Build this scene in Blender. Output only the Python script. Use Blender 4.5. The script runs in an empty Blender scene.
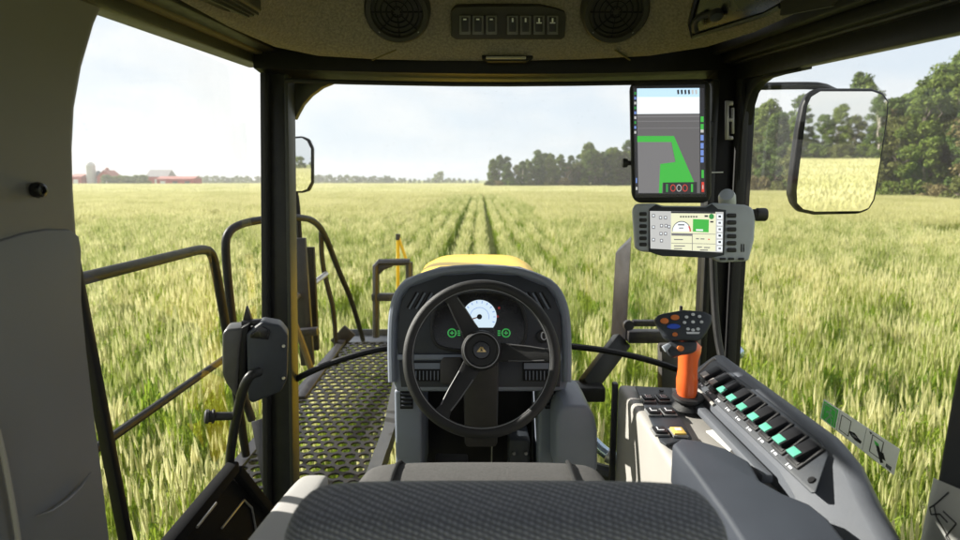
import bpy, bmesh, math, random
import numpy as np
from mathutils import Vector, Matrix

random.seed(7); rng = np.random.default_rng(7)
sc = bpy.context.scene
COL = sc.collection
H = 2.9                      # eye height above the ground
F = 600.0                    # focal length in photo pixels (960 wide)
TH = math.atan(90 / F)       # camera pitch
CAM = Vector((0, 0, H))
FW = Vector((0, math.cos(TH), -math.sin(TH))); UP = Vector((0, math.sin(TH), math.cos(TH))); RT = Vector((1, 0, 0))

def ray(px, py): return FW + RT * ((px - 480) / F) + UP * ((270 - py) / F)
def P(px, py, d):
    r = ray(px, py); return CAM + r * (d / r.y)
def PX(px, py, x):
    r = ray(px, py); return CAM + r * (x / r.x)
def PZ(px, py, h):
    r = ray(px, py); return CAM + r * (h / r.z)
def Q(x, d, h): return Vector((x, d, H + h))
class Plane:
    def __init__(s, o, n): s.o = Vector(o); s.n = Vector(n).normalized()
    def at(s, px, py, off=0.0):
        r = ray(px, py); o = s.o + s.n * off
        return CAM + r * ((o - CAM).dot(s.n) / r.dot(s.n))
    def poly(s, pts, off=0.0): return [s.at(x, y, off) for x, y in pts]

# ------------------------------------------------------------------ materials
def new_mat(name):
    m = bpy.data.materials.new(name); m.use_nodes = True
    nt = m.node_tree; b = nt.nodes['Principled BSDF']
    return m, nt, b
def mat(name, col, rough=0.5, metal=0.0, var=0.15, scale=30.0, bump=0.0, bscale=None, coat=0.0, dust=0.0, spec=None):
    m, nt, b = new_mat(name); N, L = nt.nodes, nt.links
    tc = N.new('ShaderNodeTexCoord'); no = N.new('ShaderNodeTexNoise')
    no.inputs['Scale'].default_value = scale; no.inputs['Detail'].default_value = 5
    L.new(tc.outputs['Object'], no.inputs['Vector'])
    mr = N.new('ShaderNodeMapRange'); mr.inputs['From Min'].default_value = 0.3; mr.inputs['From Max'].default_value = 0.7
    mr.inputs['To Min'].default_value = 1 - var; mr.inputs['To Max'].default_value = 1 + var
    L.new(no.outputs['Fac'], mr.inputs['Value'])
    mx = N.new('ShaderNodeMix'); mx.data_type = 'RGBA'; mx.blend_type = 'MULTIPLY'; mx.inputs['Factor'].default_value = 1
    mx.inputs['A'].default_value = (*col, 1); L.new(mr.outputs['Result'], mx.inputs['B'])
    out = mx.outputs['Result']
    if dust > 0:
        n2 = N.new('ShaderNodeTexNoise'); n2.inputs['Scale'].default_value = 7; n2.inputs['Detail'].default_value = 8; n2.inputs['Roughness'].default_value = 0.7
        L.new(tc.outputs['Object'], n2.inputs['Vector'])
        r2 = N.new('ShaderNodeMapRange'); r2.inputs['From Min'].default_value = 0.45; r2.inputs['From Max'].default_value = 0.8; r2.inputs['To Max'].default_value = dust
        L.new(n2.outputs['Fac'], r2.inputs['Value'])
        m2 = N.new('ShaderNodeMix'); m2.data_type = 'RGBA'; L.new(r2.outputs['Result'], m2.inputs['Factor'])
        L.new(out, m2.inputs['A']); m2.inputs['B'].default_value = (0.30, 0.25, 0.17, 1); out = m2.outputs['Result']
    L.new(out, b.inputs['Base Color'])
    rr = N.new('ShaderNodeMapRange'); rr.inputs['To Min'].default_value = max(0.02, rough - 0.08); rr.inputs['To Max'].default_value = min(1, rough + 0.1)
    L.new(no.outputs['Fac'], rr.inputs['Value']); L.new(rr.outputs['Result'], b.inputs['Roughness'])
    b.inputs['Metallic'].default_value = metal
    if coat: b.inputs['Coat Weight'].default_value = coat; b.inputs['Coat Roughness'].default_value = 0.08
    if spec is not None: b.inputs['Specular IOR Level'].default_value = spec
    if bump:
        n3 = N.new('ShaderNodeTexNoise'); n3.inputs['Scale'].default_value = bscale or scale * 8; n3.inputs['Detail'].default_value = 3
        L.new(tc.outputs['Object'], n3.inputs['Vector'])
        bp = N.new('ShaderNodeBump'); bp.inputs['Strength'].default_value = bump; bp.inputs['Distance'].default_value = 0.004
        L.new(n3.outputs['Fac'], bp.inputs['Height']); L.new(bp.outputs['Normal'], b.inputs['Normal'])
    return m
def emit(name, col, s=1.0):
    m, nt, b = new_mat(name)
    b.inputs['Base Color'].default_value = (0.02, 0.02, 0.02, 1); b.inputs['Roughness'].default_value = 0.25
    b.inputs['Emission Color'].default_value = (*col, 1); b.inputs['Emission Strength'].default_value = s * .50
    return m
def glass_mat(name, tint=(0.97, 0.985, 0.975), refl=0.05):
    m, nt, b = new_mat(name); N, L = nt.nodes, nt.links
    N.remove(b); out = N['Material Output']
    t = N.new('ShaderNodeBsdfTransparent'); t.inputs['Color'].default_value = (*tint, 1)
    g = N.new('ShaderNodeBsdfGlossy'); g.inputs['Roughness'].default_value = 0.0
    lw = N.new('ShaderNodeLayerWeight'); lw.inputs['Blend'].default_value = 0.5      # facing: the same from either side of the pane
    pw = N.new('ShaderNodeMath'); pw.operation = 'POWER'; L.new(lw.outputs['Facing'], pw.inputs[0]); pw.inputs[1].default_value = 5
    ma = N.new('ShaderNodeMath'); ma.operation = 'MULTIPLY_ADD'; L.new(pw.outputs[0], ma.inputs[0]); ma.inputs[1].default_value = 0.5; ma.inputs[2].default_value = 0.015
    mx = N.new('ShaderNodeMixShader'); L.new(ma.outputs[0], mx.inputs['Fac']); L.new(t.outputs['BSDF'], mx.inputs[1]); L.new(g.outputs['BSDF'], mx.inputs[2])
    tc = N.new('ShaderNodeTexCoord'); n1 = N.new('ShaderNodeTexNoise'); n1.inputs['Scale'].default_value = 3.5; n1.inputs['Detail'].default_value = 9; n1.inputs['Roughness'].default_value = .7; L.new(tc.outputs['Object'], n1.inputs['Vector'])
    r1 = N.new('ShaderNodeMapRange'); r1.inputs['From Min'].default_value = .48; r1.inputs['From Max'].default_value = .8; r1.inputs['To Max'].default_value = .05; L.new(n1.outputs['Fac'], r1.inputs['Value'])
    vo = N.new('ShaderNodeTexVoronoi'); vo.inputs['Scale'].default_value = 38; L.new(tc.outputs['Object'], vo.inputs['Vector'])
    r2 = N.new('ShaderNodeMapRange'); r2.inputs['From Min'].default_value = .13; r2.inputs['From Max'].default_value = .05; r2.inputs['To Max'].default_value = .05; L.new(vo.outputs['Distance'], r2.inputs['Value'])
    ad = N.new('ShaderNodeMath'); ad.operation = 'ADD'; L.new(r1.outputs['Result'], ad.inputs[0]); L.new(r2.outputs['Result'], ad.inputs[1])
    df = N.new('ShaderNodeBsdfDiffuse'); df.inputs['Color'].default_value = (.5, .46, .38, 1); m2 = N.new('ShaderNodeMixShader'); L.new(ad.outputs[0], m2.inputs['Fac']); L.new(mx.outputs['Shader'], m2.inputs[1]); L.new(df.outputs['BSDF'], m2.inputs[2])
    L.new(m2.outputs['Shader'], out.inputs['Surface'])
    return m
def mirror_mat():
    m, nt, b = new_mat('mirror_glass'); b.inputs['Base Color'].default_value = (0.9, 0.9, 0.88, 1); b.inputs['Metallic'].default_value = 1; b.inputs['Roughness'].default_value = 0.015
    return m
def cloth_mat(name, dark, light, sx=120, sy=170):
    m, nt, b = new_mat(name); N, L = nt.nodes, nt.links
    tc = N.new('ShaderNodeTexCoord')
    mp = N.new('ShaderNodeMapping'); L.new(tc.outputs['Object'], mp.inputs['Vector']); mp.inputs['Rotation'].default_value = (0, 0.25, 0.2)
    mp.inputs['Scale'].default_value = (1.0, 1.7, 1.7)
    wv = N.new('ShaderNodeTexWave'); wv.bands_direction = 'DIAGONAL'; wv.inputs['Scale'].default_value = 46; wv.inputs['Distortion'].default_value = 2.2; wv.inputs['Detail'].default_value = 1; wv.inputs['Detail Scale'].default_value = .6
    L.new(mp.outputs['Vector'], wv.inputs['Vector'])
    w2 = N.new('ShaderNodeTexWave'); w2.bands_direction = 'X'; w2.inputs['Scale'].default_value = 52; w2.inputs['Distortion'].default_value = 3.5; w2.inputs['Detail'].default_value = 1; L.new(mp.outputs['Vector'], w2.inputs['Vector'])
    r1 = N.new('ShaderNodeMapRange'); r1.inputs['To Min'].default_value = .35; L.new(w2.outputs['Fac'], r1.inputs['Value'])
    mu = N.new('ShaderNodeMath'); mu.operation = 'MULTIPLY'; L.new(wv.outputs['Fac'], mu.inputs[0]); L.new(r1.outputs['Result'], mu.inputs[1])
    no = N.new('ShaderNodeTexNoise'); no.inputs['Scale'].default_value = 130; no.inputs['Detail'].default_value = 4; no.inputs['Roughness'].default_value = .75; L.new(tc.outputs['Object'], no.inputs['Vector'])
    m3 = N.new('ShaderNodeMath'); m3.operation = 'MULTIPLY'; L.new(mu.outputs[0], m3.inputs[0]); L.new(no.outputs['Fac'], m3.inputs[1])
    m4 = N.new('ShaderNodeMath'); m4.operation = 'MULTIPLY'; m4.use_clamp = True; L.new(m3.outputs[0], m4.inputs[0]); m4.inputs[1].default_value = 2.2
    mx = N.new('ShaderNodeMix'); mx.data_type = 'RGBA'; L.new(m4.outputs[0], mx.inputs['Factor']); mx.inputs['A'].default_value = (*dark, 1); mx.inputs['B'].default_value = (*light, 1)
    L.new(mx.outputs['Result'], b.inputs['Base Color']); b.inputs['Roughness'].default_value = 0.95; b.inputs['Sheen Weight'].default_value = 0.25
    bp = N.new('ShaderNodeBump'); bp.inputs['Strength'].default_value = 0.7; bp.inputs['Distance'].default_value = 0.002; L.new(m4.outputs[0], bp.inputs['Height']); L.new(bp.outputs['Normal'], b.inputs['Normal'])
    return m

def leaf_mat0(name, col=(.88, .88, .85)):
    m, nt, b = new_mat(name); N, L = nt.nodes, nt.links; b.inputs['Base Color'].default_value = (*col, 1); b.inputs['Roughness'].default_value = .4
    t = N.new('ShaderNodeBsdfTranslucent'); t.inputs['Color'].default_value = (*col, 1); ms = N.new('ShaderNodeMixShader'); ms.inputs['Fac'].default_value = .55
    L.new(b.outputs['BSDF'], ms.inputs[1]); L.new(t.outputs['BSDF'], ms.inputs[2]); L.new(ms.outputs['Shader'], N['Material Output'].inputs['Surface']); return m
M = dict(
    panel=mat('grey_trim', (0.18, 0.18, 0.182), 0.5, var=0.06, scale=5, bump=0.25, bscale=900),
    panel_low=mat('grey_trim_lower', (0.165, 0.175, 0.20), 0.45, var=0.06, scale=5, bump=0.25, bscale=900),
    dark_panel=mat('dark_trim', (0.022, 0.024, 0.030), 0.5, var=0.1, bump=0.2, bscale=900),
    black=mat('black_paint', (0.007, 0.007, 0.008), 0.45, var=0.2, bump=0.05, spec=.25),
    frame=mat('frame_paint', (0.016, 0.017, 0.017), 0.4, var=0.15, bump=0.05, dust=0.05, spec=.3),
    frame_olive=mat('frame_edge', (0.03, 0.032, 0.022), 0.5, var=0.15),
    seal=mat('rubber_seal', (0.012, 0.012, 0.012), 0.7, var=0.2),
    tan=mat('tan_strip', (0.10, 0.08, 0.035), 0.6),
    liner=mat('headliner_felt', (0.22, 0.195, 0.165), 0.95, var=0.28, scale=160, bump=0.6, bscale=420),
    vent=mat('vent_plastic', (0.03, 0.028, 0.025), 0.6),
    dgrey=mat('dash_grey', (0.215, 0.245, 0.305), 0.42, var=0.06, scale=8, bump=0.25, bscale=1000, dust=0.06),
    ddark=mat('dash_dark', (0.029, 0.035, 0.045), 0.5, var=0.1, bump=0.2, bscale=1000, dust=0.04),
    brown=mat('column_brown', (0.05, 0.047, 0.046), 0.55, var=0.1, bump=0.2),
    rubber=mat('soft_rubber', (0.016, 0.016, 0.017), 0.5, var=0.2, bump=0.3, bscale=1200),
    gloss=mat('gloss_black', (0.008, 0.008, 0.01), 0.25), rocker=mat('rocker_black', (0.010, 0.010, 0.012), 0.5, spec=.25),
    silver=mat('silver', (0.55, 0.55, 0.55), 0.3, 0.9),
    gold=mat('gold_badge', (0.75, 0.55, 0.25), 0.35, 0.6),
    cream=mat('light_plastic', (0.37, 0.355, 0.33), 0.5, var=0.05, scale=6, bump=0.2, bscale=900),
    white=mat('white_armrest', (0.42, 0.41, 0.395), 0.55, var=0.05, scale=6, bump=0.15, bscale=500),
    padblue=mat('armrest_pad', (0.040, 0.047, 0.062), 0.55, var=0.1, scale=10, bump=0.3, bscale=700),
    orange=mat('orange_grip', (0.95, 0.15, 0.03), 0.35, var=0.05, coat=0.5),
    orange2=mat('orange_button', (0.75, 0.2, 0.04), 0.5),
    blue=mat('blue_button', (0.03, 0.10, 0.65), 0.4),
    whitebtn=mat('white_mark', (0.75, 0.76, 0.8), 0.5),
    yellow=mat('yellow_paint', (0.80, 0.50, 0.008), 0.4, var=0.05, scale=3, coat=0.15),
    ybtn=mat('yellow_button', (0.75, 0.5, 0.12), 0.5),
    rail=mat('rail_paint', (0.008, 0.008, 0.010), 0.5, var=0.15, dust=0.02, spec=.22),
    bracket=mat('bracket_paint', (0.018, 0.017, 0.021), 0.42, var=0.15, dust=0.05),
    grate=mat('grating_steel', (0.012, 0.012, 0.014), 0.6, var=0.2, dust=0.04, spec=.25),
    chrome=mat('chrome_blue', (0.45, 0.55, 0.7), 0.18, 0.9),
    cloth=cloth_mat('seat_weave', (0.11, 0.117, 0.14), (0.32, 0.335, 0.38)),
    cloth2=mat('seat_cloth', (0.082, 0.080, 0.078), 0.95, var=0.2, scale=200, bump=0.4, bscale=500),
    glass=glass_mat('window_glass'),
    mirror=mirror_mat(),
    tealm=mat('teal_lens', (0.10, 0.42, 0.30), 0.4),
    film=leaf_mat0('sticker_film'),
    paper=mat('paper_white', (0.72, 0.72, 0.69), 0.6, var=0.04),
    pgreen=leaf_mat0('sign_green', (0.16, 0.80, 0.18)),
    ink=mat('ink_black', (0.02, 0.02, 0.02), 0.6),
    grmetal=mat('grey_metal', (0.30, 0.30, 0.30), 0.4, 0.4),
    shell=mat('console_shell', (.115, .125, .145), .45, var=.06, scale=8, bump=.25, bscale=1000, dust=.05), matte=mat('matte_black', (.010, .010, .011), .85, spec=.08),
    grmetal2=mat('dull_edge', (.13, .13, .135), .4),
    tgrey2=mat('latch_grey', (.06, .06, .06), .4), beam=mat('beam_grey', (.05, .055, .065), .4, var=.15),
    tgrey=mat('terminal_grey', (0.44, 0.48, 0.54), 0.45, var=0.05, bump=0.2, bscale=1000),
    e_white=emit('screen_white', (0.9, 0.97, 1.0), 0.95), e_sky=emit('screen_sky', (0.55, 0.78, 0.95), 0.95),
    e_grey=emit('screen_grey', (0.115, 0.11, 0.112), 1.0), e_grey2=emit('screen_grey_light', (0.17, 0.165, 0.17), 1.0), e_green=emit('screen_green', (0.045, 0.42, 0.05), 1.0),
    e_cream=emit('screen_cream', (0.80, 0.80, 0.55), 0.95), e_dark=emit('screen_dark', (0.02, 0.02, 0.025), 1.0),
    e_lgrey=emit('screen_pale', (0.52, 0.52, 0.50), 0.95), e_red=emit('screen_red', (0.65, 0.05, 0.03), 1.0), e_blue=emit('screen_blue', (0.15, 0.25, 0.6), 1.0),
    e_gauge=emit('gauge_glow', (0.72, 0.88, 1.0), .8), e_lamp=emit('lamp_green', (0.05, 0.50, 0.10), 0.5),
    e_lamp_red=emit('lamp_red', (0.35, 0.02, 0.02), 0.5),
)

# ------------------------------------------------------------------ mesh builder
WORLD = {}                                   # object -> world position of its origin
class MB:
    def __init__(s): s.v = []; s.f = []; s.mi = []
    def add(s, vs, fs, m=0):
        o = len(s.v); s.v += [Vector(p) for p in vs]
        for f in fs: s.f.append([i + o for i in f]); s.mi.append(m)
        return s
    def bm(s, b, m=0):
        b.verts.index_update(); s.add([v.co.copy() for v in b.verts], [[v.index for v in f.verts] for f in b.faces], m); b.free(); return s
    def solid(s, vs, fs, bevel=0.0, seg=2, m=0):
        b = bmesh.new(); bv = [b.verts.new(p) for p in vs]
        for f in fs:
            try: b.faces.new([bv[i] for i in f])
            except ValueError: pass
        bmesh.ops.recalc_face_normals(b, faces=b.faces)
        if bevel > 0:
            ed = [e for e in b.edges if len(e.link_faces) == 2 and e.calc_face_angle(0) > 0.35]
            bmesh.ops.bevel(b, geom=ed, offset=bevel, segments=seg, profile=0.5, affect='EDGES', clamp_overlap=True)
        return s.bm(b, m)
    def box(s, c, size, rot=None, bevel=0.0, seg=2, m=0):
        vs = []
        for x in (-.5, .5):
            for y in (-.5, .5):
                for z in (-.5, .5):
                    p = Vector((x * size[0], y * size[1], z * size[2]))
                    vs.append(Vector(c) + (rot @ p if rot else p))
        return s.solid(vs, [(0, 1, 3, 2), (4, 6, 7, 5), (0, 4, 5, 1), (2, 3, 7, 6), (0, 2, 6, 4), (1, 5, 7, 3)], bevel, seg, m)
    def beam(s, p0, p1, w, t, up=(0, 0, 1), bevel=0.0, m=0, w2=None, t2=None):
        p0, p1 = Vector(p0), Vector(p1); d = (p1 - p0).normalized(); r = d.cross(Vector(up)).normalized(); u = r.cross(d)
        w2 = w2 or w; t2 = t2 or t; vs = []
        for p, a, b in ((p0, w, t), (p1, w2, t2)):
            vs += [p - r * a / 2 - u * b / 2, p + r * a / 2 - u * b / 2, p + r * a / 2 + u * b / 2, p - r * a / 2 + u * b / 2]
        return s.solid(vs, [(0, 1, 2, 3), (4, 7, 6, 5), (0, 4, 5, 1), (1, 5, 6, 2), (2, 6, 7, 3), (3, 7, 4, 0)], bevel, 2, m)
    def prism(s, pts, vec, bevel=0.0, seg=2, m=0):
        n = len(pts); vec = Vector(vec); vs = [Vector(p) for p in pts] + [Vector(p) + vec for p in pts]
        fs = [tuple(range(n)), tuple(range(2 * n - 1, n - 1, -1))] + [(i, (i + 1) % n, n + (i + 1) % n, n + i) for i in range(n)]
        return s.solid(vs, fs, bevel, seg, m)
    def loft(s, rings, m=0, caps=True, closed=True, bevel=0.0):
        n = len(rings[0]); vs = [p for r in rings for p in r]; fs = []
        for k in range(len(rings) - 1):
            for i in range(n if closed else n - 1):
                j = (i + 1) % n; fs.append((k * n + i, k * n + j, (k + 1) * n + j, (k + 1) * n + i))
        if caps: fs += [tuple(range(n)), tuple(range((len(rings) - 1) * n, len(rings) * n))[::-1]]
        return s.solid(vs, fs, bevel, 2, m)
    def tube(s, pts, r, n=10, m=0, smooth=0, closed=False, flat=1.0):
        pts = [Vector(p) for p in pts]
        for _ in range(smooth):                      # corner cutting
            q = [] if closed else [pts[0]]
            rngi = range(len(pts)) if closed else range(len(pts) - 1)
            for i in rngi:
                a, b = pts[i], pts[(i + 1) % len(pts)]; q += [a.lerp(b, .25), a.lerp(b, .75)]
            if not closed: q.append(pts[-1])
            pts = q
        k = len(pts); rings = []; prev = None
        for i in range(k):
            if closed: t = (pts[(i + 1) % k] - pts[i - 1]).normalized()
            else: t = (pts[min(i + 1, k - 1)] - pts[max(i - 1, 0)]).normalized()
            if prev is None:
                a = Vector((0, 0, 1)) if abs(t.z) < .9 else Vector((1, 0, 0)); u = t.cross(a).normalized()
            else: u = (prev - t * prev.dot(t)).normalized()
            prev = u; w = t.cross(u)
            rr = r[i] if isinstance(r, (list, tuple)) else r
            rings.append([pts[i] + u * (rr * math.cos(2 * math.pi * j / n)) + w * (rr * flat * math.sin(2 * math.pi * j / n)) for j in range(n)])
        if closed: rings.append(rings[0])
        return s.loft(rings, m, caps=not closed)
    def lathe(s, o, axis, prof, n=32, m=0, u=None, sx=1.0):
        o = Vector(o); axis = Vector(axis).normalized()
        a = Vector(u) if u else (Vector((0, 0, 1)) if abs(axis.z) < .9 else Vector((1, 0, 0)))
        u = (a - axis * a.dot(axis)).normalized(); w = axis.cross(u)
        rings = [[o + axis * h + u * (r * math.cos(2 * math.pi * j / n)) + w * (r * sx * math.sin(2 * math.pi * j / n)) for j in range(n)] for r, h in prof]
        return s.loft(rings, m)
    def poly(s, pts, m=0): return s.add(pts, [tuple(range(len(pts)))], m)
    def build(s, name, mats, parent=None, label=None, cat=None, group=None, angle=35):
        me = bpy.data.meshes.new(name)
        base = WORLD[parent] if parent else None
        if base is None:
            xs = [v.x for v in s.v]; ys = [v.y for v in s.v]; zs = [v.z for v in s.v]
            base = Vector(((min(xs) + max(xs)) / 2, (min(ys) + max(ys)) / 2, min(zs)))
        me.from_pydata([v - base for v in s.v], [], s.f)
        for mm in (mats if isinstance(mats, (list, tuple)) else [mats]): me.materials.append(mm)
        me.polygons.foreach_set('material_index', s.mi); me.polygons.foreach_set('use_smooth', [True] * len(s.f))
        me.update(); me.set_sharp_from_angle(angle=math.radians(angle))
        o = bpy.data.objects.new(name, me); COL.objects.link(o)
        if parent: o.parent = parent
        else: o.location = base
        WORLD[o] = base.copy(); tag(o, label, cat, group); return o
def tag(o, label=None, cat=None, group=None, kind=None):
    if label: o['label'] = label
    if cat: o['category'] = cat
    if group: o['group'] = group
    if kind: o['kind'] = kind
    return o
def thing(name, label, cat, loc, group=None):
    o = bpy.data.objects.new(name, None); COL.objects.link(o); o.location = loc; o.empty_display_size = 0.1
    WORLD[o] = Vector(loc); return tag(o, label, cat, group)

def circ(c, u, w, r, n=20, r2=None):
    return [c + u * (r * math.cos(2 * math.pi * i / n)) + w * ((r2 or r) * math.sin(2 * math.pi * i / n)) for i in range(n)]

# =================================================================== CAB FRAME
HX, HL = -0.70, 0.70
cab = thing('driver_cab', 'black framed tractor cab with tall glass windows, seen from the inside', 'cab', Q(0, 0.9, -1.42))
fl = MB(); fl.box(Q(0.02, 0.75, -1.40), (1.46, 2.3, 0.05), bevel=0.01); fl.build('floor', M['dark_panel'], cab)
# front pillars
b = MB(); top, bot = P(278, 70, 1.95), P(287, 560, 1.95)
b.beam(bot, top, 0.075, 0.085, up=(0, 1, 0), bevel=0.012)
lp = b.build('pillar', M['frame'], cab, 'slim dark front pillar left of the dashboard')
b = MB(); b.beam(P(268.5, 560, 1.9), P(266, 74, 1.9), 0.018, 0.06, up=(0, 1, 0), bevel=0.005); b.build('seal', M['seal'], lp)
b = MB(); b.beam(P(296, 560, 1.945), P(289.5, 76, 1.945), 0.012, 0.075, up=(0, 1, 0), bevel=0.003); b.build('edge_trim', M['frame_olive'], lp)
b = MB(); b.beam(P(702, 620, 1.9), P(732, 62, 1.9), 0.125, 0.10, up=(0, 1, 0), bevel=0.015)
rp = b.build('pillar', M['black'], cab, 'broad black front pillar behind the two screens')
b = MB(); b.beam(P(718, 560, 1.84), P(742, 78, 1.84), 0.03, 0.06, up=(0, 1, 0), bevel=0.006); b.build('seal', M['seal'], rp)
b = MB(); b.beam(P(692, 560, 1.835), P(715, 80, 1.835), 0.022, 0.03, up=(0, 1, 0), bevel=0.006); b.build('trim_strip', M['frame'], rp)
# H-shaped bracket on the right pillar
b = MB(); pl = Plane(P(728, 120, 1.82), (-0.2, -1, 0))
b.prism(pl.poly([(724.5, 101), (727.5, 101), (727.5, 140), (724.5, 140)]), (0, -0.012, 0), 0.002)
for y0, y1 in ((101, 106), (118, 122), (136, 140)): b.prism(pl.poly([(727.4, y0), (732, y0 + .5), (732, y1), (727.4, y1)]), (0, -0.011, 0), 0.002)
b.prism(pl.poly([(730.8, 108), (733, 108), (733, 134), (730.8, 134)]), (0, -0.010, 0), 0.001)
b.build('bracket', M['grmetal'], rp)
b = MB(); b.tube([P(712, 172.5, 1.62), P(723, 172.2, 1.62)], 0.0018, 6); b.build('pin', M['whitebtn'], rp)
# cable down the right pillar
b = MB(); b.tube([P(713, 250, 1.78), P(714, 290, 1.78), P(716, 325, 1.76), P(720, 352, 1.74), P(727, 378, 1.7)], 0.011, 10, smooth=2)
b.build('pillar_cable', M['rubber'], cab)
# header and rails
b = MB(); n = 12; ring = []
rings = []
for i in range(n + 1):
    t = i / n; px = 268 + t * (760 - 268); yb = 79 + 5.5 * math.sin(math.pi * t) 
    a = P(px, yb, 1.97); rings.append([a, a + Vector((0, -0.12, 0.012)), a + Vector((0, -0.12, 0.12)), a + Vector((0, 0, 0.12))])
b.loft(rings, bevel=0.0); b.build('front_header', M['black'], cab)
b = MB(); b.tube([P(285, 80.5, 1.90), P(370, 82.8, 1.91), P(480, 84.5, 1.92), P(600, 83.5, 1.91), P(715, 81, 1.9)], 0.007, 8, smooth=1); b.build('windscreen_seal', M['seal'], cab)
# gusset in the windscreen corner
b = MB(); arc = [(293, 80)] + [(337, 81), (322, 87), (311, 95), (303, 104), (298, 113), (295, 119)] + [(293, 119)]
b.prism([P(x, y, 1.985) for x, y in arc], (0, 0.03, 0), 0.002); b.build('corner_gusset', M['frame_olive'], cab)
A_, B_ = PX(102, 12, -.70), PX(264, 70, -.70); dv = (B_ - A_) / (B_.y - A_.y)
for (ox, oh), w_, t_, mm in (((0, .022), .06, .045, 'frame_olive'), ((.042, .036), .03, .022, 'tan'), ((.08, .055), .05, .05, 'black'), ((.125, .085), .05, .08, 'black')):
    b = MB(); o_ = Vector((ox, 0, oh)); b.beam(A_ + dv * (-.5 - A_.y) + o_, A_ + dv * (1.96 - A_.y) + o_, w_, t_, bevel=.006); b.build('roof_rail', M[mm], cab)
A_, B_ = PX(800, 66, .775), PX(960, 31, .775); dv = (B_ - A_) / (B_.y - A_.y)
for (ox, oh), w_, t_, mm in (((0, .025), .03, .06, 'black'), ((-.022, .050), .02, .02, 'frame'), ((-.045, .065), .03, .04, 'black'), ((-.063, .085), .012, .012, 'frame'), ((-.08, .10), .03, .06, 'black'), ((-.04, .14), .12, .06, 'black')):
    b = MB(); o_ = Vector((ox, 0, oh)); b.beam(A_ + dv * (-.5 - A_.y) + o_, A_ + dv * (1.90 - A_.y) + o_, w_, t_, bevel=.004); b.build('roof_rail', M[mm], cab)
# rounded corner piece of the right window
b = MB(); arc = [(736, 60), (800, 50), (800, 69), (775, 74.5), (763, 78), (755, 84), (749, 93), (745, 106), (742, 125), (736, 125)]
b.prism([PX(x, y, 0.775) for x, y in arc], (0.03, 0, 0), 0.002); b.build('window_corner', M['black'], cab)
b = MB(); b.tube([PX(x, y, 0.772) for x, y in [(800, 69.5), (775, 75), (763, 78.5), (755.5, 84.5), (749.5, 93.5), (745.5, 106), (742.5, 125), (740, 180)]], 0.004, 6, smooth=1); b.build('window_seal', M['seal'], cab)
# left side panel
edge = [(160, -40), (128, -20), (110, 0), (98, 28), (86, 70), (79, 110), (77, 150), (78, 190), (82, 250), (86, 300), (91, 350), (98, 410), (107, 480), (116, 560), (128, 640)]
pts = [PX(x, y, -0.68) for x, y in edge]; pts[0].z = min(pts[0].z, H + .42)
back = [Vector((-0.68, -0.45, pts[-1].z)), Vector((-0.68, -0.45, H + 0.42))]
b = MB(); b.prism(pts + back, (-0.06, 0, 0), 0.022, 3); sp = b.build('side_panel', M['panel'], cab, 'tall grey trim panel of the left door post')
low = [(86, 250), (83.5, 236), (74, 229.5), (52, 229), (28, 233), (0, 242), (-60, 268)]
pl2 = [PX(x - 4.0, y, -0.676) for x, y in [(128, 640), (116, 560), (107, 480), (98, 410), (91, 350), (86, 300)]] + [PX(x - 4, y, -0.676) for x, y in low]
zb = pl2[0].z; pl2 += [Vector((-0.672, -0.40, pl2[-1].z - .05)), Vector((-0.672, -0.40, zb))]
b = MB(); b.prism(pl2, (-0.03, 0, 0), 0.0035, 3); b.build('lower_trim', M['panel_low'], sp)
b = MB(); pc = PX(34, 190, -0.678); b.lathe(pc, (1, 0, 0), [(0.001, .0), (.011, .0), (.0125, .006), (.010, .014), (.006, .015), (.005, .010), (.0005, .009)], 20); b.build('socket', M['gloss'], sp)
b = MB(); b.tube([PX(x, y, -0.669) for x, y in [(36, 516), (50, 511), (66, 500), (80, 487), (91, 472)]], [.0006, .004, .005, .004, .0006], 8, flat=.4); b.build('panel_highlight', M['grmetal'], sp)  # highlight of the concave moulding, put in as a paler streak
b = MB(); b.tube([PX(x, y, -0.668) for x, y in [(-3, 430), (2, 450), (8, 480), (15, 520), (21, 560)]], .004, 6, smooth=1); b.build('moulded_edge', M['cream'], sp)
# right rear panel with a sheet sticker
b = MB(); pts = [PX(x, y, 0.72) for x, y in [(975, 250), (962, 320), (947, 400), (935, 470), (924, 540), (915, 600)]]
pts += [Vector((0.72, -0.4, pts[-1].z)), Vector((0.72, -0.4, pts[0].z))]
b.prism(pts, (0.06, 0, 0), 0.015, 3); rpn = b.build('side_panel', M['dark_panel'], cab, 'dark trim panel at the right edge of the right window')
# panes
def pane(name, pts, vec, label=None):
    b = MB(); b.poly([Vector(p) for p in pts]); return b.build(name, M['glass'], cab, label)
pane('windscreen', [P(270, 560, 1.99), P(735, 560, 1.99), P(745, 78, 1.99), P(285, 76, 1.99)], (0, .005, 0))
pane('side_window', [Q(0.785, 0.3, -1.35), Q(0.785, 1.88, -1.35), Q(0.785, 1.88, 0.30), Q(0.785, 0.3, 0.30)], (.005, 0, 0))
b = MB(); b.tube([P(x, y, 1.965) for x, y in [(292, 381), (320, 367), (355, 355), (390, 347), (480, 340), (571, 346), (610, 351), (650, 360), (690, 374)]], 0.011, 8, smooth=2); b.build('windscreen_lower_bar', M['black'], cab)

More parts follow.
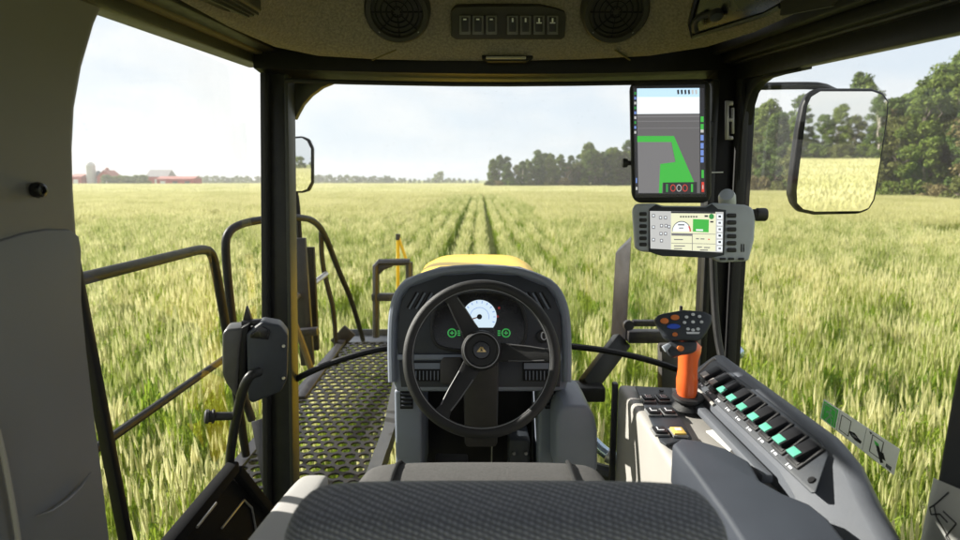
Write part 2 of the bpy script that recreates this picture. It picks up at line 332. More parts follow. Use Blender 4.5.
# =================================================================== LEFT DOOR
door = thing('cab_door', 'glazed left cab door with black tube frame and grey latch housing', 'door', Q(-0.73, 1.5, -1.38))
b = MB(); b.beam(PX(66, 230, -.73), PX(127, 545, -.73), 0.022, 0.022, up=(1, 0, 0), bevel=.005)
b.beam(PX(127, 545, -.73), PX(136, 600, -.73), 0.022, 0.022, up=(1, 0, 0), bevel=.005); b.build('rear_frame', M['black'], door)
b = MB(); b.poly([Q(-0.735, 1.12, -1.35), Q(-0.735, 1.93, -1.35), Q(-0.735, 1.93, 0.33), Q(-0.735, 1.05, 0.33)]); b.build('pane', M['glass'], door)
# latch housing
pl = Plane(P(255, 362, 1.56), (0.35, -1, 0.05))
b = MB(); b.prism(pl.poly([(246, 334), (262, 322), (280, 325), (288, 335), (287, 380), (281, 392), (252, 404), (248, 400)]), (-0.02, 0.07, 0), 0.010, 3)
lb = b.build('latch_housing', M['ddark'], door)
b = MB(); b.prism(pl.poly([(250, 334), (262, 326), (270, 331), (268, 340), (250, 338)], 0.004), (0, 0.006, 0), 0.002); b.build('latch_lever', M['gloss'], lb)
b = MB(); b.prism(pl.poly([(222, 334), (226, 329), (243, 328), (240, 350), (237, 400), (226, 384), (222, 375)]), (-0.02, 0.08, 0), 0.012, 3); b.build('latch_cover', M['tgrey2'], lb)
b = MB(); b.prism(pl.poly([(241, 328), (249, 324), (246, 345), (245, 398), (239, 394), (239, 340)], -.004), (-0.01, 0.05, 0), 0.003); b.build('latch_gap', M['black'], lb)
for yy in (346, 378):
    b = MB(); c = pl.at(283.5, yy, .001); b.lathe(c, pl.n, [(.0005, 0), (.005, 0), (.004, .004), (.0005, .004)], 12); b.build('bolt', M['silver'], lb)
b = MB(); b.prism(pl.poly([(242, 323), (246, 306), (252, 322)], -.04), (0, .015, 0), .002); b.prism(pl.poly([(241, 321), (260, 320), (262, 325), (241, 327)], -.035), (0, .02, 0), .002); b.build('striker', M['bracket'], door)
# grab bar
b = MB(); b.tube([P(259, 372, 1.53), P(250, 375, 1.50), P(243, 388, 1.50), P(238, 410, 1.52), P(232, 440, 1.56), P(229, 470, 1.60)], 0.0125, 12, smooth=2); b.build('grab_bar', M['frame'], door)
b = MB(); k0, k1 = P(234, 416, 1.53), P(204, 416.5, 1.50); ax = k1 - k0
L = ax.length; b.lathe(k0, ax, [(.0005, 0), (.011, 0), (.011, L * .62), (.013, L * .64), (.018, L * .66), (.019, L * .72), (.015, L * .75), (.015, L * .82), (.019, L * .85), (.018, L * .95), (.012, L), (.0005, L)], 20); b.build('door_knob', M['rubber'], door)
b = MB()
b.beam(PX(234, 466, -.69), PX(160, 556, -.69), 0.035, 0.035, up=(1, 0, 0), bevel=.008); b.beam(PX(236, 470, -.69), PX(272, 514, -.69), 0.03, 0.03, up=(1, 0, 0), bevel=.006)
b.build('lower_frame', M['matte'], door)
b = MB(); b.prism([PX(x, y, -.70) for x, y in [(233, 478), (268, 516), (262, 560), (178, 560), (190, 530)]], (-0.012, 0, 0), .002); lpn = b.build('lower_panel', M['matte'], door)
b = MB(); b.tube([PX(x, y, -.696) for x, y in [(197, 527), (216, 503)]], .004, 6); b.tube([PX(x, y, -.696) for x, y in [(222, 528), (244, 500), (252, 508), (256, 530)]], .0035, 6); b.build('pressed_rib', M['grmetal'], lpn)

# =================================================================== ROOF
roof = thing('cab_roof', 'brown felt cab ceiling with speakers, switch strip and dark vents', 'ceiling', Q(0, 0.7, 0.35))
E0 = [(-.60, -.45), (-.60, .1), (-.60, .6), (-.595, 1.1), (-.58, 1.45), (-.545, 1.66), (-.46, 1.775), (-.30, 1.825), (-.15, 1.842), (0, 1.848), (.15, 1.842), (.30, 1.825), (.48, 1.775), (.60, 1.66), (.655, 1.5), (.685, 1.15), (.69, .6), (.69, .1), (.69, -.45)]
cx, cy = .04, .45
rings = []
for s_, h in ((1.02, .40), (1.005, .352), (.99, .346), (.965, .356), (.945, .375), (.93, .395), (.86, .51), (.83, .535), (.7, .56), (.35, .575), (.02, .58)):
    rings.append([Q(cx + (x - cx) * s_, cy + (d - cy) * s_, h) for x, d in E0])
b = MB(); b.loft(rings, caps=False, closed=False); b.build('headliner', M['liner'], roof, angle=60)
b = MB(); b.box(Q(0.03, 0.75, 0.64), (1.6, 2.6, 0.06), bevel=.02); b.build('roof_shell', M['panel'], roof)
# plane of the ceiling's front slope
sA = Q(0, cy + (1.848 - cy) * .93, .395); sB = Q(0, cy + (1.848 - cy) * .86, .51); tt = (sB - sA).normalized()
SN = Vector((0, -tt.z, tt.y)); SN = SN if SN.y < 0 else -SN
SP = Plane(sA, SN)
for px, lab in ((397, 'round black speaker left of the overhead switches'), (616, 'round black speaker right of the overhead switches')):
    c = SP.at(px, 12, 0.024 if px < 480 else .052); b = MB(); s1 = 0.088
    b.lathe(c - SN * .03, SN, [(s1 * 1.02, 0), (s1, .030), (s1 * .93, .038), (s1 * .80, .036), (s1 * .76, .026)], 40); b.lathe(c - SN * .03, SN, [(.0005, .029), (s1 * .77, .027), (s1 * .77, .0), (.0005, 0)], 40)
    o = b.build('speaker', M['vent'], roof, lab)
    g = MB()
    for k in range(1, 5): g.tube(circ(c + SN * (.001), Vector((1, 0, 0)), tt, s1 * .76 * k / 4.6, 28), .0022, 5, closed=True)
    for k in range(8):
        a = k * math.pi / 4; dv = Vector((1, 0, 0)) * math.cos(a) + tt * math.sin(a); g.tube([c + SN * .001 + dv * .008, c + SN * .001 + dv * s1 * .77], .002, 5)
    g.build('grille', M['black'], o)
    for k in range(4):
        a = math.pi / 4 + k * math.pi / 2; dv = Vector((1, 0, 0)) * math.cos(a) + tt * math.sin(a); g = MB(); g.lathe(c + dv * s1 * .87 + SN * .005, SN, [(.004, 0), (.003, .002), (.0003, .002)], 8); g.build('screw', M['grmetal'], o)
b = MB(); b.prism(SP.poly([(456, 7), (540, 6), (556, 9), (565, 12), (566, 18), (565, 37), (562, 40), (456, 40), (451, 37), (451, 12)], 0.018), -SN * .022, .004)
swp = b.build('switch_panel', M['vent'], roof)
for k, px in enumerate((465, 478, 491.5, 512.5, 525.5, 539, 552.5)):
    b = MB(); b.prism(SP.poly([(px - 5.5, 15), (px + 5.5, 15), (px + 5.5, 34), (px - 5.5, 34)], .0195), SN * .005, .002, m=0)
    b.prism(SP.poly([(px - 3.6, 17), (px + 3.6, 17), (px + 3.6, 31), (px - 3.6, 31)], .0235), SN * .006, .002, m=1)
    g = [(px - 1.8, 18.5), (px + 1.4, 18.5), (px + 1.4, 20), (px - 1.8, 20)] if k < 3 else [(px - .7, 18), (px + .9, 18), (px + .9, 22), (px - .7, 22)]
    b.prism(SP.poly(g, .0300), SN * .001, 0, m=2)
    if k > 4: b.prism(SP.poly([(px - 2.6, 22.3), (px + 2.8, 22.3), (px + 2.8, 23.3), (px - 2.6, 23.3)], .0300), SN * .001, 0, m=2)
    b.build('rocker_switch', [M['grmetal2'], M['dark_panel'], M['whitebtn']], swp)
b = MB(); b.prism([P(x, y, 1.80) for x, y in [(482, 54.5), (533, 54.5), (533, 58), (526, 61.5), (488, 61.5), (482, 58)]], (0, 0.03, 0), .002); vl = b.build('visor_grip', M['black'], roof)
b = MB(); b.box(P(506, 57.8, 1.795), (0.115, .012, .007), bevel=.002); b.build('grip_strip', M['cream'], vl)
Z0 = Vector((0, 0, 1))
# vents and hatch on the ceiling (near-horizontal part)
for pts, nm in (([(196, -3, 1.18), (236, -6, 1.26), (262, 12, 1.40), (243, 16.5, 1.36)], 0), ([(779, 17, 1.24), (797, 1, 1.2), (840, -5, 1.09), (831, 6, 1.11)], 1)):
    b = MB(); V3 = [P(*q) for q in pts]; b.prism(V3, (0, 0, .04), .004)
    for t in (.25, .5, .75): b.beam(V3[0].lerp(V3[1], t) - Z0 * .002, V3[-1].lerp(V3[-2], t) - Z0 * .002, .006, .006)
    b.build('air_vent', M['vent'], roof)
hpts = [P(693, 35, 1.54), P(690, 22, 1.52), P(698, -10, 1.44), P(800, -24, 1.16), P(781, 4, 1.24), P(765, 12, 1.31)]
b = MB(); b.prism(hpts, (0, 0.01, .02), .003); ht = b.build('roof_hatch', M['gloss'], roof)
b = MB(); b.tube([q - Z0 * .004 for q in (hpts[0], hpts[5], hpts[4])], .006, 6); b.tube([q - Z0 * .004 for q in (hpts[0], hpts[1], hpts[2])], .006, 6); b.build('hatch_frame', M['frame'], ht)
b = MB(); b.tube([P(695, 31, 1.50), P(694, 23, 1.48), P(700, 16, 1.46), P(712, 13, 1.44), P(722, 12, 1.41)], .008, 8, smooth=1); b.build('hatch_handle', M['rubber'], ht)
b = MB(); b.lathe(P(716, 13, 1.41), (0, -.5, -1), [(.0005, 0), (.016, 0), (.014, .012), (.0005, .014)], 14); b.build('latch_knob', M['rubber'], ht)
for a, bb in (((372, 60), (396, 50)), ((630, 60), (615, 50))):
    b = MB(); b.tube([P(*a, 1.785), P(*bb, 1.742)], .0022, 6); b.build('seam', M['tan'], roof)

# =================================================================== DASHBOARD
dash = thing('dashboard', 'grey and black tractor dashboard with round white gauge behind the steering wheel', 'dashboard', Q(0, 1.75, -1.38))
DP = Plane(P(480, 345, 1.68), (0, -0.94, 0.34))
out = [(388, 345), (389, 312), (394, 292), (404, 279), (440, 266.5), (480, 264), (520, 266.5), (552, 279), (563, 292), (569, 315), (571, 345), (570, 372), (566, 392), (395, 392), (391, 372)]
b = MB(); b.prism(DP.poly(out), (0, 0.20, -.03), 0.012, 3); b.build('housing', M['dgrey'], dash)
pan = [(397, 345), (398, 316), (402, 298), (410, 287), (442, 275.5), (480, 273), (518, 275.5), (547, 287), (555, 298), (561, 316), (562, 345), (561, 354), (398, 354)]
b = MB(); b.prism(DP.poly(pan, .006), DP.n * -.012, .004); pn = b.build('fascia', M['ddark'], dash)
b = MB(); rimp = [(392.5, 382), (391.5, 345), (392.5, 314), (397, 295), (407, 282.5), (440, 270.5), (480, 268), (520, 270.5), (550, 282.5), (560, 295), (566, 314), (567.5, 345), (567, 382)]
b.tube(DP.poly(rimp, .004), .0125, 10, smooth=2); b.build('rim', M['dgrey'], dash)
# slots
for x0, sgn in ((407, 1), (414, 1), (421, 1), (537, -1), (544, -1), (551, -1)):
    b = MB(); b.tube([DP.at(x0, 308, .008), DP.at(x0 + sgn * 9, 292, .008)], .0036, 8, m=0); b.tube([DP.at(x0 + 2.2 * sgn, 309, .0065), DP.at(x0 + sgn * 11.2, 293, .0065)], .0034, 8, m=1); b.build('slot', [M['black'], M['dgrey']], pn)
# cluster
clu = [(432, 318), (438, 302), (452, 294), (480, 291), (508, 294), (520, 302), (526, 318), (526, 338), (518, 349), (480, 352), (440, 349), (432, 338)]
b = MB(); b.tube(DP.poly(clu, .008), .006, 8, closed=True, smooth=2); b.build('cluster_rim', M['rubber'], pn)
b = MB(); b.prism(DP.poly(clu, .0075), DP.n * .003, 0); cl = b.build('instrument_cluster', M['gloss'], dash)
gu, gw = Vector((1, 0, 0)), DP.n.cross(Vector((1, 0, 0))).normalized()
gw = gw if gw.z > 0 else -gw
gc = DP.at(479.5, 317, .0115); k = 1.7 / 600
gr = 17.5 * k
b = MB(); a0 = -35
arc = [gc + gu * (gr * math.cos(math.radians(a))) + gw * (gr * math.sin(math.radians(a))) for a in np.linspace(-38, 218, 36)]
b.prism(arc, DP.n * .003, 0); g = b.build('gauge', M['e_gauge'], dash)
b = MB()
for a in np.linspace(-20, 200, 12):
    ca, sa = math.cos(math.radians(a)), math.sin(math.radians(a)); b.beam(gc + DP.n * .0035 + (gu * ca + gw * sa) * gr * .80, gc + DP.n * .0035 + (gu * ca + gw * sa) * gr * .94, .0022, .001, up=DP.n)
b.tube([gc + DP.n * .0035 + (gu * math.cos(math.radians(a)) + gw * math.sin(math.radians(a))) * gr * .55 for a in np.linspace(-15, 195, 24)], .0007, 4)
b.build('scale', M['e_blue'], g)
b = MB(); b.lathe(gc, DP.n, [(.0005, .003), (.0075, .003), (.0075, .007), (.0005, .007)], 16); b.build('gauge_hub', M['gloss'], g)
b = MB(); b.beam(gc + DP.n * .006, gc + DP.n * .006 + (gu * -.82 + gw * -.25) * gr * .8, .003, .001, up=DP.n); b.build('needle', M['orange2'], g)
for px, s_ in ((452, 1), (506, -1)):
    b = MB(); c = DP.at(px, 333, .0125); b.tube(circ(c, gu, gw, .0115, 18), .0020, 6, closed=True)
    b.beam(c - gu * .006, c + gu * .006, .003, .001, up=DP.n); b.beam(c - gw * .005, c + gw * .006, .003, .001, up=DP.n)
    for q in range(3): b.beam(c + gu * s_ * .016 + gw * (.006 - q * .006), c + gu * s_ * .024 + gw * (.006 - q * .006), .0035, .001, up=DP.n)
    b.build('indicator_light', M['e_lamp'], dash)
for px, py in ((499, 308), (497.5, 316.5)):
    b = MB(); b.lathe(DP.at(px, py, .0105), DP.n, [(.0005, 0), (.0035, 0), (.0035, .002), (.0005, .002)], 10); b.build('warning_light', M['e_lamp_red'], dash)
b = MB(); c = DP.at(543, 336.5, .006); b.lathe(c, DP.n, [(.0005, 0), (.019, 0), (.019, .004), (.015, .008), (.0005, .008)], 28); ig = b.build('ignition_switch', M['rubber'], dash)
b = MB(); b.tube([c + DP.n * .009 + gu * x + gw * y for x, y in ((.004, .010), (-.003, .012), (-.006, .004), (-.005, -.006), (.002, -.011), (.008, -.006), (.006, .002))], .0016, 6, smooth=1); b.build('switch_mark', M['whitebtn'], ig)
# shelf and lower fascia
b = MB(); b.prism(DP.poly([(397, 354.5), (562, 354.5), (562, 360), (397, 360)], .012), DP.n * -.02, .003); b.build('shelf_strip', M['dgrey'], dash)
b = MB(); b.prism(DP.poly([(399, 360.5), (561, 360.5), (560, 387), (401, 387)], .003), DP.n * -.012, .002); b.build('lower_fascia', M['ddark'], dash)
for x0, x1 in ((413, 441), (523, 551)):
    b = MB(); b.prism(DP.poly([(x0, 362), (x1, 362), (x1, 381), (x0, 381)], .008), DP.n * -.006, .002, m=0)
    b.prism(DP.poly([(x0 + 1, 363), (x1 - 1, 363), (x1 - 1, 369), (x0 + 1, 369)], .0115), DP.n * -.003, 0, m=1)
    for q in range(7):
        xx = x0 + 3 + q * (x1 - x0 - 6) / 6; b.beam(DP.at(xx, 371, .0115), DP.at(xx, 380, .0115), .0025, .006, up=DP.n, m=1)
    b.build('air_vent', [M['black'], M['dgrey']], dash)
# legs, footwell
for pts in ([(394, 390), (421, 390), (422, 490), (396, 490)], [(539, 390), (567, 390), (571, 490), (538, 490)]):
    b = MB(); b.prism([P(x, y, 1.655) for x, y in pts], (0, .24, 0), .010, 3); lg = b.build('leg_panel', M['dgrey'], dash)
    x0 = pts[0][0] + 6; b = MB(); b.prism([P(x, y, 1.652) for x, y in [(x0, 391), (x0 + 13, 391), (x0 + 13, 409), (x0, 409)]], (0, .004, 0), .001, m=0)
    for q in range(4): b.beam(P(x0 + 1, 394 + q * 4, 1.648), P(x0 + 12, 394 + q * 4, 1.648), .006, .004, up=(0, 1, 0.3), m=1)
    b.build('side_vent', [M['black'], M['padblue']], lg)
b = MB(); b.box(P(480, 470, 1.90) + Vector((0, .02, 0)), (0.42, .03, .8)); b.build('footwell_wall', M['black'], dash)
b = MB(); b.beam(P(481, 358, 1.62), P(481, 440, 1.72), .098, .07, up=(0, -1, .3), bevel=.012); b.build('column_cover', M['brown'], dash)
b = MB(); b.prism(DP.poly([(443, 357), (462, 357), (462, 384), (440, 384), (440, 362)], .02), DP.n * -.025, .005); b.build('column_shroud', M['brown'], dash)
b = MB(); b.tube([P(492, 445, 1.78), P(491.5, 468, 1.78)], .0022, 6); b.build('pedal_rod', M['grmetal'], dash)
for x in (514, 526):
    b = MB(); b.lathe(P(x, 453, 1.70), (0, -1, 0), [(.0005, 0), (.0055, 0), (.005, .005), (.0005, .005)], 8); b.build('bolt', M['silver'], dash)
b = MB(); b.prism([P(x, y, 1.705) for x, y in [(509, 440), (530, 440), (530, 482), (509, 482)]], (0, .12, 0), .008); b.build('valve_block', M['ddark'], dash)
b = MB(); b.beam(P(450, 480, 1.66), P(452, 455, 1.74), .10, .02, up=(0, -1, .5), bevel=.006); b.build('pedal', M['rubber'], dash)
b = MB(); b.prism([P(x, y, 1.52) for x, y in [(556, 478), (556, 422), (560, 410), (568, 405), (588, 406), (595, 418), (598, 432), (598, 470), (592, 480)]], (0.0, .22, 0), .018, 3); b.build('side_box', M['dgrey'], dash)

# =================================================================== STEERING WHEEL
WN = Vector((0, -0.945, 0.325)).normalized(); WU = Vector((1, 0, 0)); WV = WN.cross(WU).normalized(); WV = WV if WV.z > 0 else -WV
WC = P(481.5, 357.5, 1.5)
wheel = thing('steering_wheel', 'black three spoke steering wheel with gold triangle on its hub', 'steering wheel', WC - WV * .2)
wp = lambda a, b_, c=0: WC + WU * a + WV * b_ + WN * c
R0 = .1895
b = MB(); b.tube([wp(R0 * math.cos(t), R0 * math.sin(t)) for t in np.linspace(0, 2 * math.pi, 72, endpoint=False)], .0145, 14, closed=True); rm = b.build('rim', M['rubber'], wheel, angle=80)
b = MB(); b.tube([wp((R0 - .012) * math.cos(t), (R0 - .012) * math.sin(t), .0085) for t in np.linspace(0, 2 * math.pi, 72, endpoint=False)], .0012, 5, closed=True); b.build('rim_seam', M['grmetal'], rm)
hb = (0, .019)
def spoke(ex, ey, w0, w1):
    d = Vector((ex - hb[0], ey - hb[1])); L = d.length; d.normalize(); n = Vector((-d.y, d.x))
    pt = lambda t, w, z: wp(hb[0] + d.x * L * t + n.x * w, hb[1] + d.y * L * t + n.y * w, z)
    rings = []
    for t, w, z in ((.15, w0, -.034), (.4, w0 * .85, -.03), (.65, (w0 * .4 + w1 * .6), -.016), (.86, w1, -.004), (.95, w1 * 1.25, -.001), (1.0, w1 * 2.1, 0)):
        rings.append([pt(t, -w, z - .007), pt(t, w, z - .007), pt(t, w, z + .007), pt(t, -w, z + .007)])
    b = MB(); b.loft(rings, bevel=.003); s = b.build('spoke', M['rubber'], wheel)
    b = MB()
    for sg in (-1, 1): b.tube([pt(t, sg * w * .92, z + .0075) for t, w, z in ((.38, w0 * .85, -.03), (.65, (w0 * .4 + w1 * .6), -.016), (.86, w1, -.004))], .0019, 6)
    b.build('spoke_highlight', M['grmetal2'], s)  # edge highlights of the spoke, put in as lighter grey strips
spoke(-.088, .168, .027, .016); spoke(.189, .005, .027, .016); spoke(-.105, -.150, .027, .016)
hc = wp(*hb, -.045)
b = MB(); b.lathe(hc, WN, [(.0005, 0), (.046, 0), (.052, .012), (.053, .03), (.049, .040), (.042, .043), (.040, .040), (.0005, .040)], 40); hub = b.build('hub', M['rubber'], wheel)
b = MB(); b.tube(circ(hc + WN * .0425, WU, WV, .0455, 40), .0013, 5, closed=True); b.build('hub_ring', M['grmetal'], hub)
b = MB(); b.lathe(hc + WN * .0402, WN, [(.0005, 0), (.0235, 0), (.021, .004), (.0005, .005)], 28); b.build('hub_cap', M['gloss'], hub)
b = MB(); q = hc + WN * .0455
b.prism([q + WU * x + WV * y for x, y in ((-.0125, -.005), (.0125, -.005), (.003, .0085), (-.003, .0085))], WN * .0015, .0004, m=0); b.prism([q + WU * x + WV * y for x, y in ((-.004, -.003), (.004, -.003), (0, .004))], WN * .0022, 0, m=1); b.build('badge', [M['gold'], M['ink']], hub)
b = MB(); b.tube([hc + WN * .005, hc - WN * .12], .028, 16); b.build('column', M['ddark'], wheel)

# =================================================================== SEAT
seat = thing('driver_chair', 'driver seat in dark woven cloth with white left armrest, seen from behind', 'seat', Q(0.02, 0.85, -1.36))
def slab(name, sections, m, par):
    b = MB(); b.loft(sections); o = b.build(name, m, par, angle=80); sd = o.modifiers.new('sub', 'SUBSURF'); sd.levels = 2; sd.render_levels = 2; return o
def rsec(c, ax, ay, w, t, k=.72):     # rounded rectangle section
    pts = []
    for sx, sy in ((-1, -k), (-1, k), (-k, 1), (k, 1), (1, k), (1, -k), (k, -1), (-k, -1)): pts.append(c + ax * (sx * w / 2) + ay * (sy * t / 2))
    return pts
X, Yv, Z = Vector((1, 0, 0)), Vector((0, 1, 0)), Vector((0, 0, 1))
bx = 0.027
bk = []
for h, w, t, d in ((-.95, .40, .10, .72), (-.90, .46, .15, .715), (-.70, .49, .17, .68), (-.50, .50, .175, .64), (-.40, .485, .165, .61), (-.352, .465, .135, .598), (-.335, .43, .09, .592), (-.331, .36, .04, .59)):
    bk.append(rsec(Q(bx, d, h), X, Yv, w, t, .8))
backrest = slab('backrest', bk, M['cloth'], seat)
cu = []
for d, w, th, h in ((.72, .44, .06, -.61), (.74, .50, .12, -.62), (.95, .52, .13, -.615), (1.12, .50, .125, -.615), (1.18, .47, .10, -.63), (1.20, .42, .05, -.64)):
    cu.append(rsec(Q(.005, d, h), X, Z, w, th, .8))
cush = slab('cushion', cu, M['cloth2'], seat)
for sx in (-.165, .175):
    b = MB(); b.tube([Q(sx, .80, -.555), Q(sx, .95, -.549), Q(sx, 1.10, -.5515), Q(sx + .004, 1.165, -.572), Q(sx + .006, 1.195, -.62)], .0045, 8, smooth=1); b.build('seam', M['seal'], cush)
b = MB(); b.box(Q(.01, .95, -1.0), (.40, .40, .55), bevel=.04); b.box(Q(.01, .95, -1.33), (.5, .5, .09), bevel=.02); b.build('pedestal', M['dark_panel'], seat)
ar = []; a0, a1 = P(316, 468, 1.07), P(258, 553, .72)
for t, w, th in ((-.03, .030, .015), (0.0, .048, .035), (.12, .058, .055), (.6, .066, .06), (1.0, .072, .06), (1.15, .075, .06)):
    ar.append(rsec(a0.lerp(a1, t) - Z * .03, X, Z, w, th, .75))
ao = slab('armrest', ar, M['white'], seat)
b = MB(); b.beam(a1 - Z * .05, Q(-.2, .68, -.7), .04, .03, bevel=.006); b.build('armrest_hinge', M['black'], seat)

# =================================================================== CONSOLE
con = thing('control_console', 'light grey armrest console with a slanted row of green marked rocker switches', 'console', Q(.5, 1.2, -1.38))
b = MB(); b.prism([Q(x, d, -1.1) for x, d in ((.372, 1.56), (.56, 1.53), (.56, .95), (.372, .95))], (0, 0, .555), .014, 3); b.build('body', M['cream'], con)
b = MB(); b.prism([Q(x, d, -1.1) for x, d in ((.362, 1.585), (.376, 1.585), (.376, 1.562), (.362, 1.562))], (0, 0, .553), .003); b.build('edge_strip', M['dark_panel'], con)
b = MB(); b.box(Q(.5, 1.2, -1.24), (.2, .3, .28), bevel=.02); b.build('pedestal', M['dark_panel'], con)
CT = Plane(Q(0, 0, -.539), (0, 0, 1))
b = MB(); b.prism(CT.poly([(635, 388), (672, 390), (676, 412), (692, 440), (666, 447), (660, 443)]), (0, 0, .006), .002); kp = b.build('button_pad', M['ddark'], con)
for px, py, mm in ((648, 399, 'black'), (663, 399, 'black'), (653, 412.5, 'black'), (668, 412.5, 'black'), (660, 432, 'black'), (678, 433, 'ybtn')):
    c = CT.at(px, py, .009); b = MB(); b.box(c, (.032, .04, .006), bevel=.002, m=0); b.box(c + Z * .004, (.026, .034, .006), bevel=.002, m=1)
    if mm == 'black':
        b.box(c + Z * .0074 + Vector((0, -.006, 0)), (.014, .003, .0008), m=2); b.box(c + Z * .0074 + Vector((-.005, .004, 0)), (.002, .012, .0008), m=2)
        if py < 405: b.box(c + Z * .0074 + Vector((0.003, .006, 0)), (.008, .002, .0008), m=2)
    else: b.box(c + Z * .0074 + Vector((.001, .003, 0)), (.012, .012, .0008), m=3)
    b.build('push_button', [M['grmetal'], M[mm], M['whitebtn'], M['whitebtn']], kp)
b = MB(); b.lathe(CT.at(661.5, 391, .008), Z, [(.0005, 0), (.006, 0), (.006, .003), (.0005, .003)], 12); b.build('small_lamp', M['black'], kp)
# armrest pad
AT = Plane(Q(0, 0, -.50), (0, 0, 1))
top = [(672, 443), (681, 437.5), (700, 440), (727, 448), (750, 461), (761, 480), (784, 493), (810, 503), (829, 518), (850, 545), (880, 600), (768, 600), (742, 540), (726, 515), (692, 468)]
b = MB(); b.prism(AT.poly(top), (0, 0, -.085), .008, 3); b.build('armrest_pad', M['padblue'], con)
# slanted switch housing
def hsec(d, dh=0, dx=0):
    return [Q(x - dx, d, h - dh) for x, h in ((.525, -.60), (.53, -.508), (.537, -.503), (.60, -.453), (.612, -.447), (.630, -.449), (.643, -.462), (.652, -.50), (.665, -.62), (.665, -1.05), (.525, -1.05))]
b = MB(); b.loft([hsec(1.52, .02), hsec(1.50), hsec(1.2), hsec(1.0), hsec(.94, .012, .004), hsec(.87, .05, .012), hsec(.72, .12, .02)]); b.build('switch_housing', M['shell'], con)
HN = Vector((-.05, 0, .063)).normalized(); SU = Vector((.063, 0, .05)).normalized()
HP = Plane(Q(.537, 1.2, -.503), HN)
hq = lambda a, d, off=0: Q(.537, d, -.503) + SU * a + HN * off
b = MB(); b.prism([hq(.000, 1.44, .001), hq(.004, 1.455, .001), hq(.07, 1.475, .001), hq(.079, 1.465, .001), hq(.079, 1.0, .001), hq(.068, .955, .001), hq(.006, .90, .001), hq(0, .905, .001)], HN * .004, .002); spn = b.build('switch_plate', M['ddark'], con)
for a, d in ((.012, 1.437), (.016, .925)):
    b = MB(); b.lathe(hq(a, d, .004), HN, [(.0005, 0), (.007, 0), (.006, .004), (.0005, .004)], 14); b.build('screw', M['black'], spn)
for i in range(9):
    d = 1.405 - i * .0525
    c = hq(.042, d, .005); rot = Matrix((SU, Yv, HN)).transposed()
    b = MB(); b.box(c + HN * .002, (.060, .043, .006), rot, .004, m=0); b.box(c + HN * .004, (.052, .035, .0065), rot, .003, m=1)
    rr = rot @ Matrix.Rotation(.16, 3, 'Y')
    b.box(c + HN * .009 + SU * .002, (.046, .031, .012), rr, .003, m=1)
    b.box(hq(.0075, d - .004, .0055), (.004, .010, .0008), rot, m=2); b.box(hq(.0075, d + .007, .0055), (.006, .003, .0008), rot, m=2)
    o = b.build('rocker_switch', [M['rubber'], M['rocker'], M['whitebtn']], spn)
    b = MB(); b.box(c + HN * .0165 - SU * .013, (.016, .026, .005), rr, .001); b.build('switch_lens', M['cream'] if i < 2 else M['tealm'], o)  # first two cream: sunlit whitening put into the lens colour
b = MB(); b.prism(CT.poly([(706, 432), (718, 430), (742, 447), (730, 452)], .004), (0, 0, .003), 0); b.build('paper_label', M['paper'], con)
b = MB(); b.beam(Q(.512, 1.46, -.527), Q(.512, 1.0, -.527), .022, .018, bevel=.005); b.build('side_ridge', M['shell'], con)
b = MB(); b.tube([hq(-.006, 1.30, .002), hq(-.006, 1.44, .002), hq(0, 1.462, .002), hq(.068, 1.483, .002), hq(.082, 1.478, .002)], .0042, 8, smooth=1); b.build('lit_lip', M['cream'], con)  # sunlit lip of the plate, its light put into a cream tube

# =================================================================== JOYSTICK
joy = thing('joystick', 'orange joystick with black button head standing on the console', 'joystick', CT.at(690, 415, .006))
jd = 1.36
b = MB(); bs = P(688, 399, jd); base = Vector((bs.x, bs.y - .0, H - .535))
b.lathe(base, Z, [(.0005, 0), (.036, 0), (.034, .006), (.024, .014), (.021, .03), (.020, .05), (.0005, .05)], 24); b.build('boot', M['rubber'], joy)
b = MB(); b.lathe(P(688, 397.5, jd), (0, -.1, 1), [(.0005, -.008), (.03, -.008), (.037, 0), (.036, .006), (.028, .008), (.0005, .008)], 28); b.build('collar', M['rubber'], joy)
rings = []
for px, py, rx, ry in ((687, 395, 9.5, .023), (686.8, 390, 10.6, .025), (687, 380, 10.8, .026), (687.6, 370, 9.6, .024), (688.2, 360, 10.0, .024), (689.5, 352, 11.4, .025), (690.5, 346, 11, .024), (688.5, 342, 8.5, .02)):
    c = P(px, py, jd); rw = rx * jd / 600
    rings.append([c + X * (rw * math.cos(t)) + Yv * (ry * math.sin(t)) for t in np.linspace(0, 2 * math.pi, 20, endpoint=False)])
b = MB(); b.loft(rings); b.build('grip', M['orange'], joy, angle=70)
JP = Plane(P(685, 325, jd - .03), (-.12, -.9, .42))
b = MB(); b.prism(JP.poly([(655, 319), (657.5, 315), (664, 313), (684, 309.5), (704, 311), (712.5, 315), (712.5, 322), (708, 331), (703, 338), (697, 341), (684, 339.5), (672, 341), (665, 337), (661, 329)]), JP.n * -.03, .008, 3); hd = b.build('head', M['ddark'], joy)
b = MB(); b.prism(JP.poly([(669, 341), (698, 341), (697, 351), (690, 353), (683, 354), (674, 357), (668, 352)], -.006), JP.n * -.028, .006, 2); nk = b.build('neck', M['ddark'], joy)
def jb(px, py, w, h, mm, par=None, rise=.003):
    c = JP.at(px, py, .0005 if par is None else -.0055); u = X; w_ = JP.n.cross(X).normalized(); b = MB(); b.lathe(c, JP.n, [(.0004, 0), (w, 0), (w * .9, rise), (.0004, rise * 1.2)], 18, u=X, sx=h / w); b.build('thumb_button' if par is None else 'trigger', M[mm], par or hd)
jb(664.5, 321, .0095, .007, 'orange2'); jb(675, 317.5, .010, .0065, 'orange2'); jb(673.5, 326.5, .015, .0062, 'blue'); jb(675, 334.5, .006, .005, 'orange2'); jb(680.5, 348.5, .008, .007, 'orange2', nk)
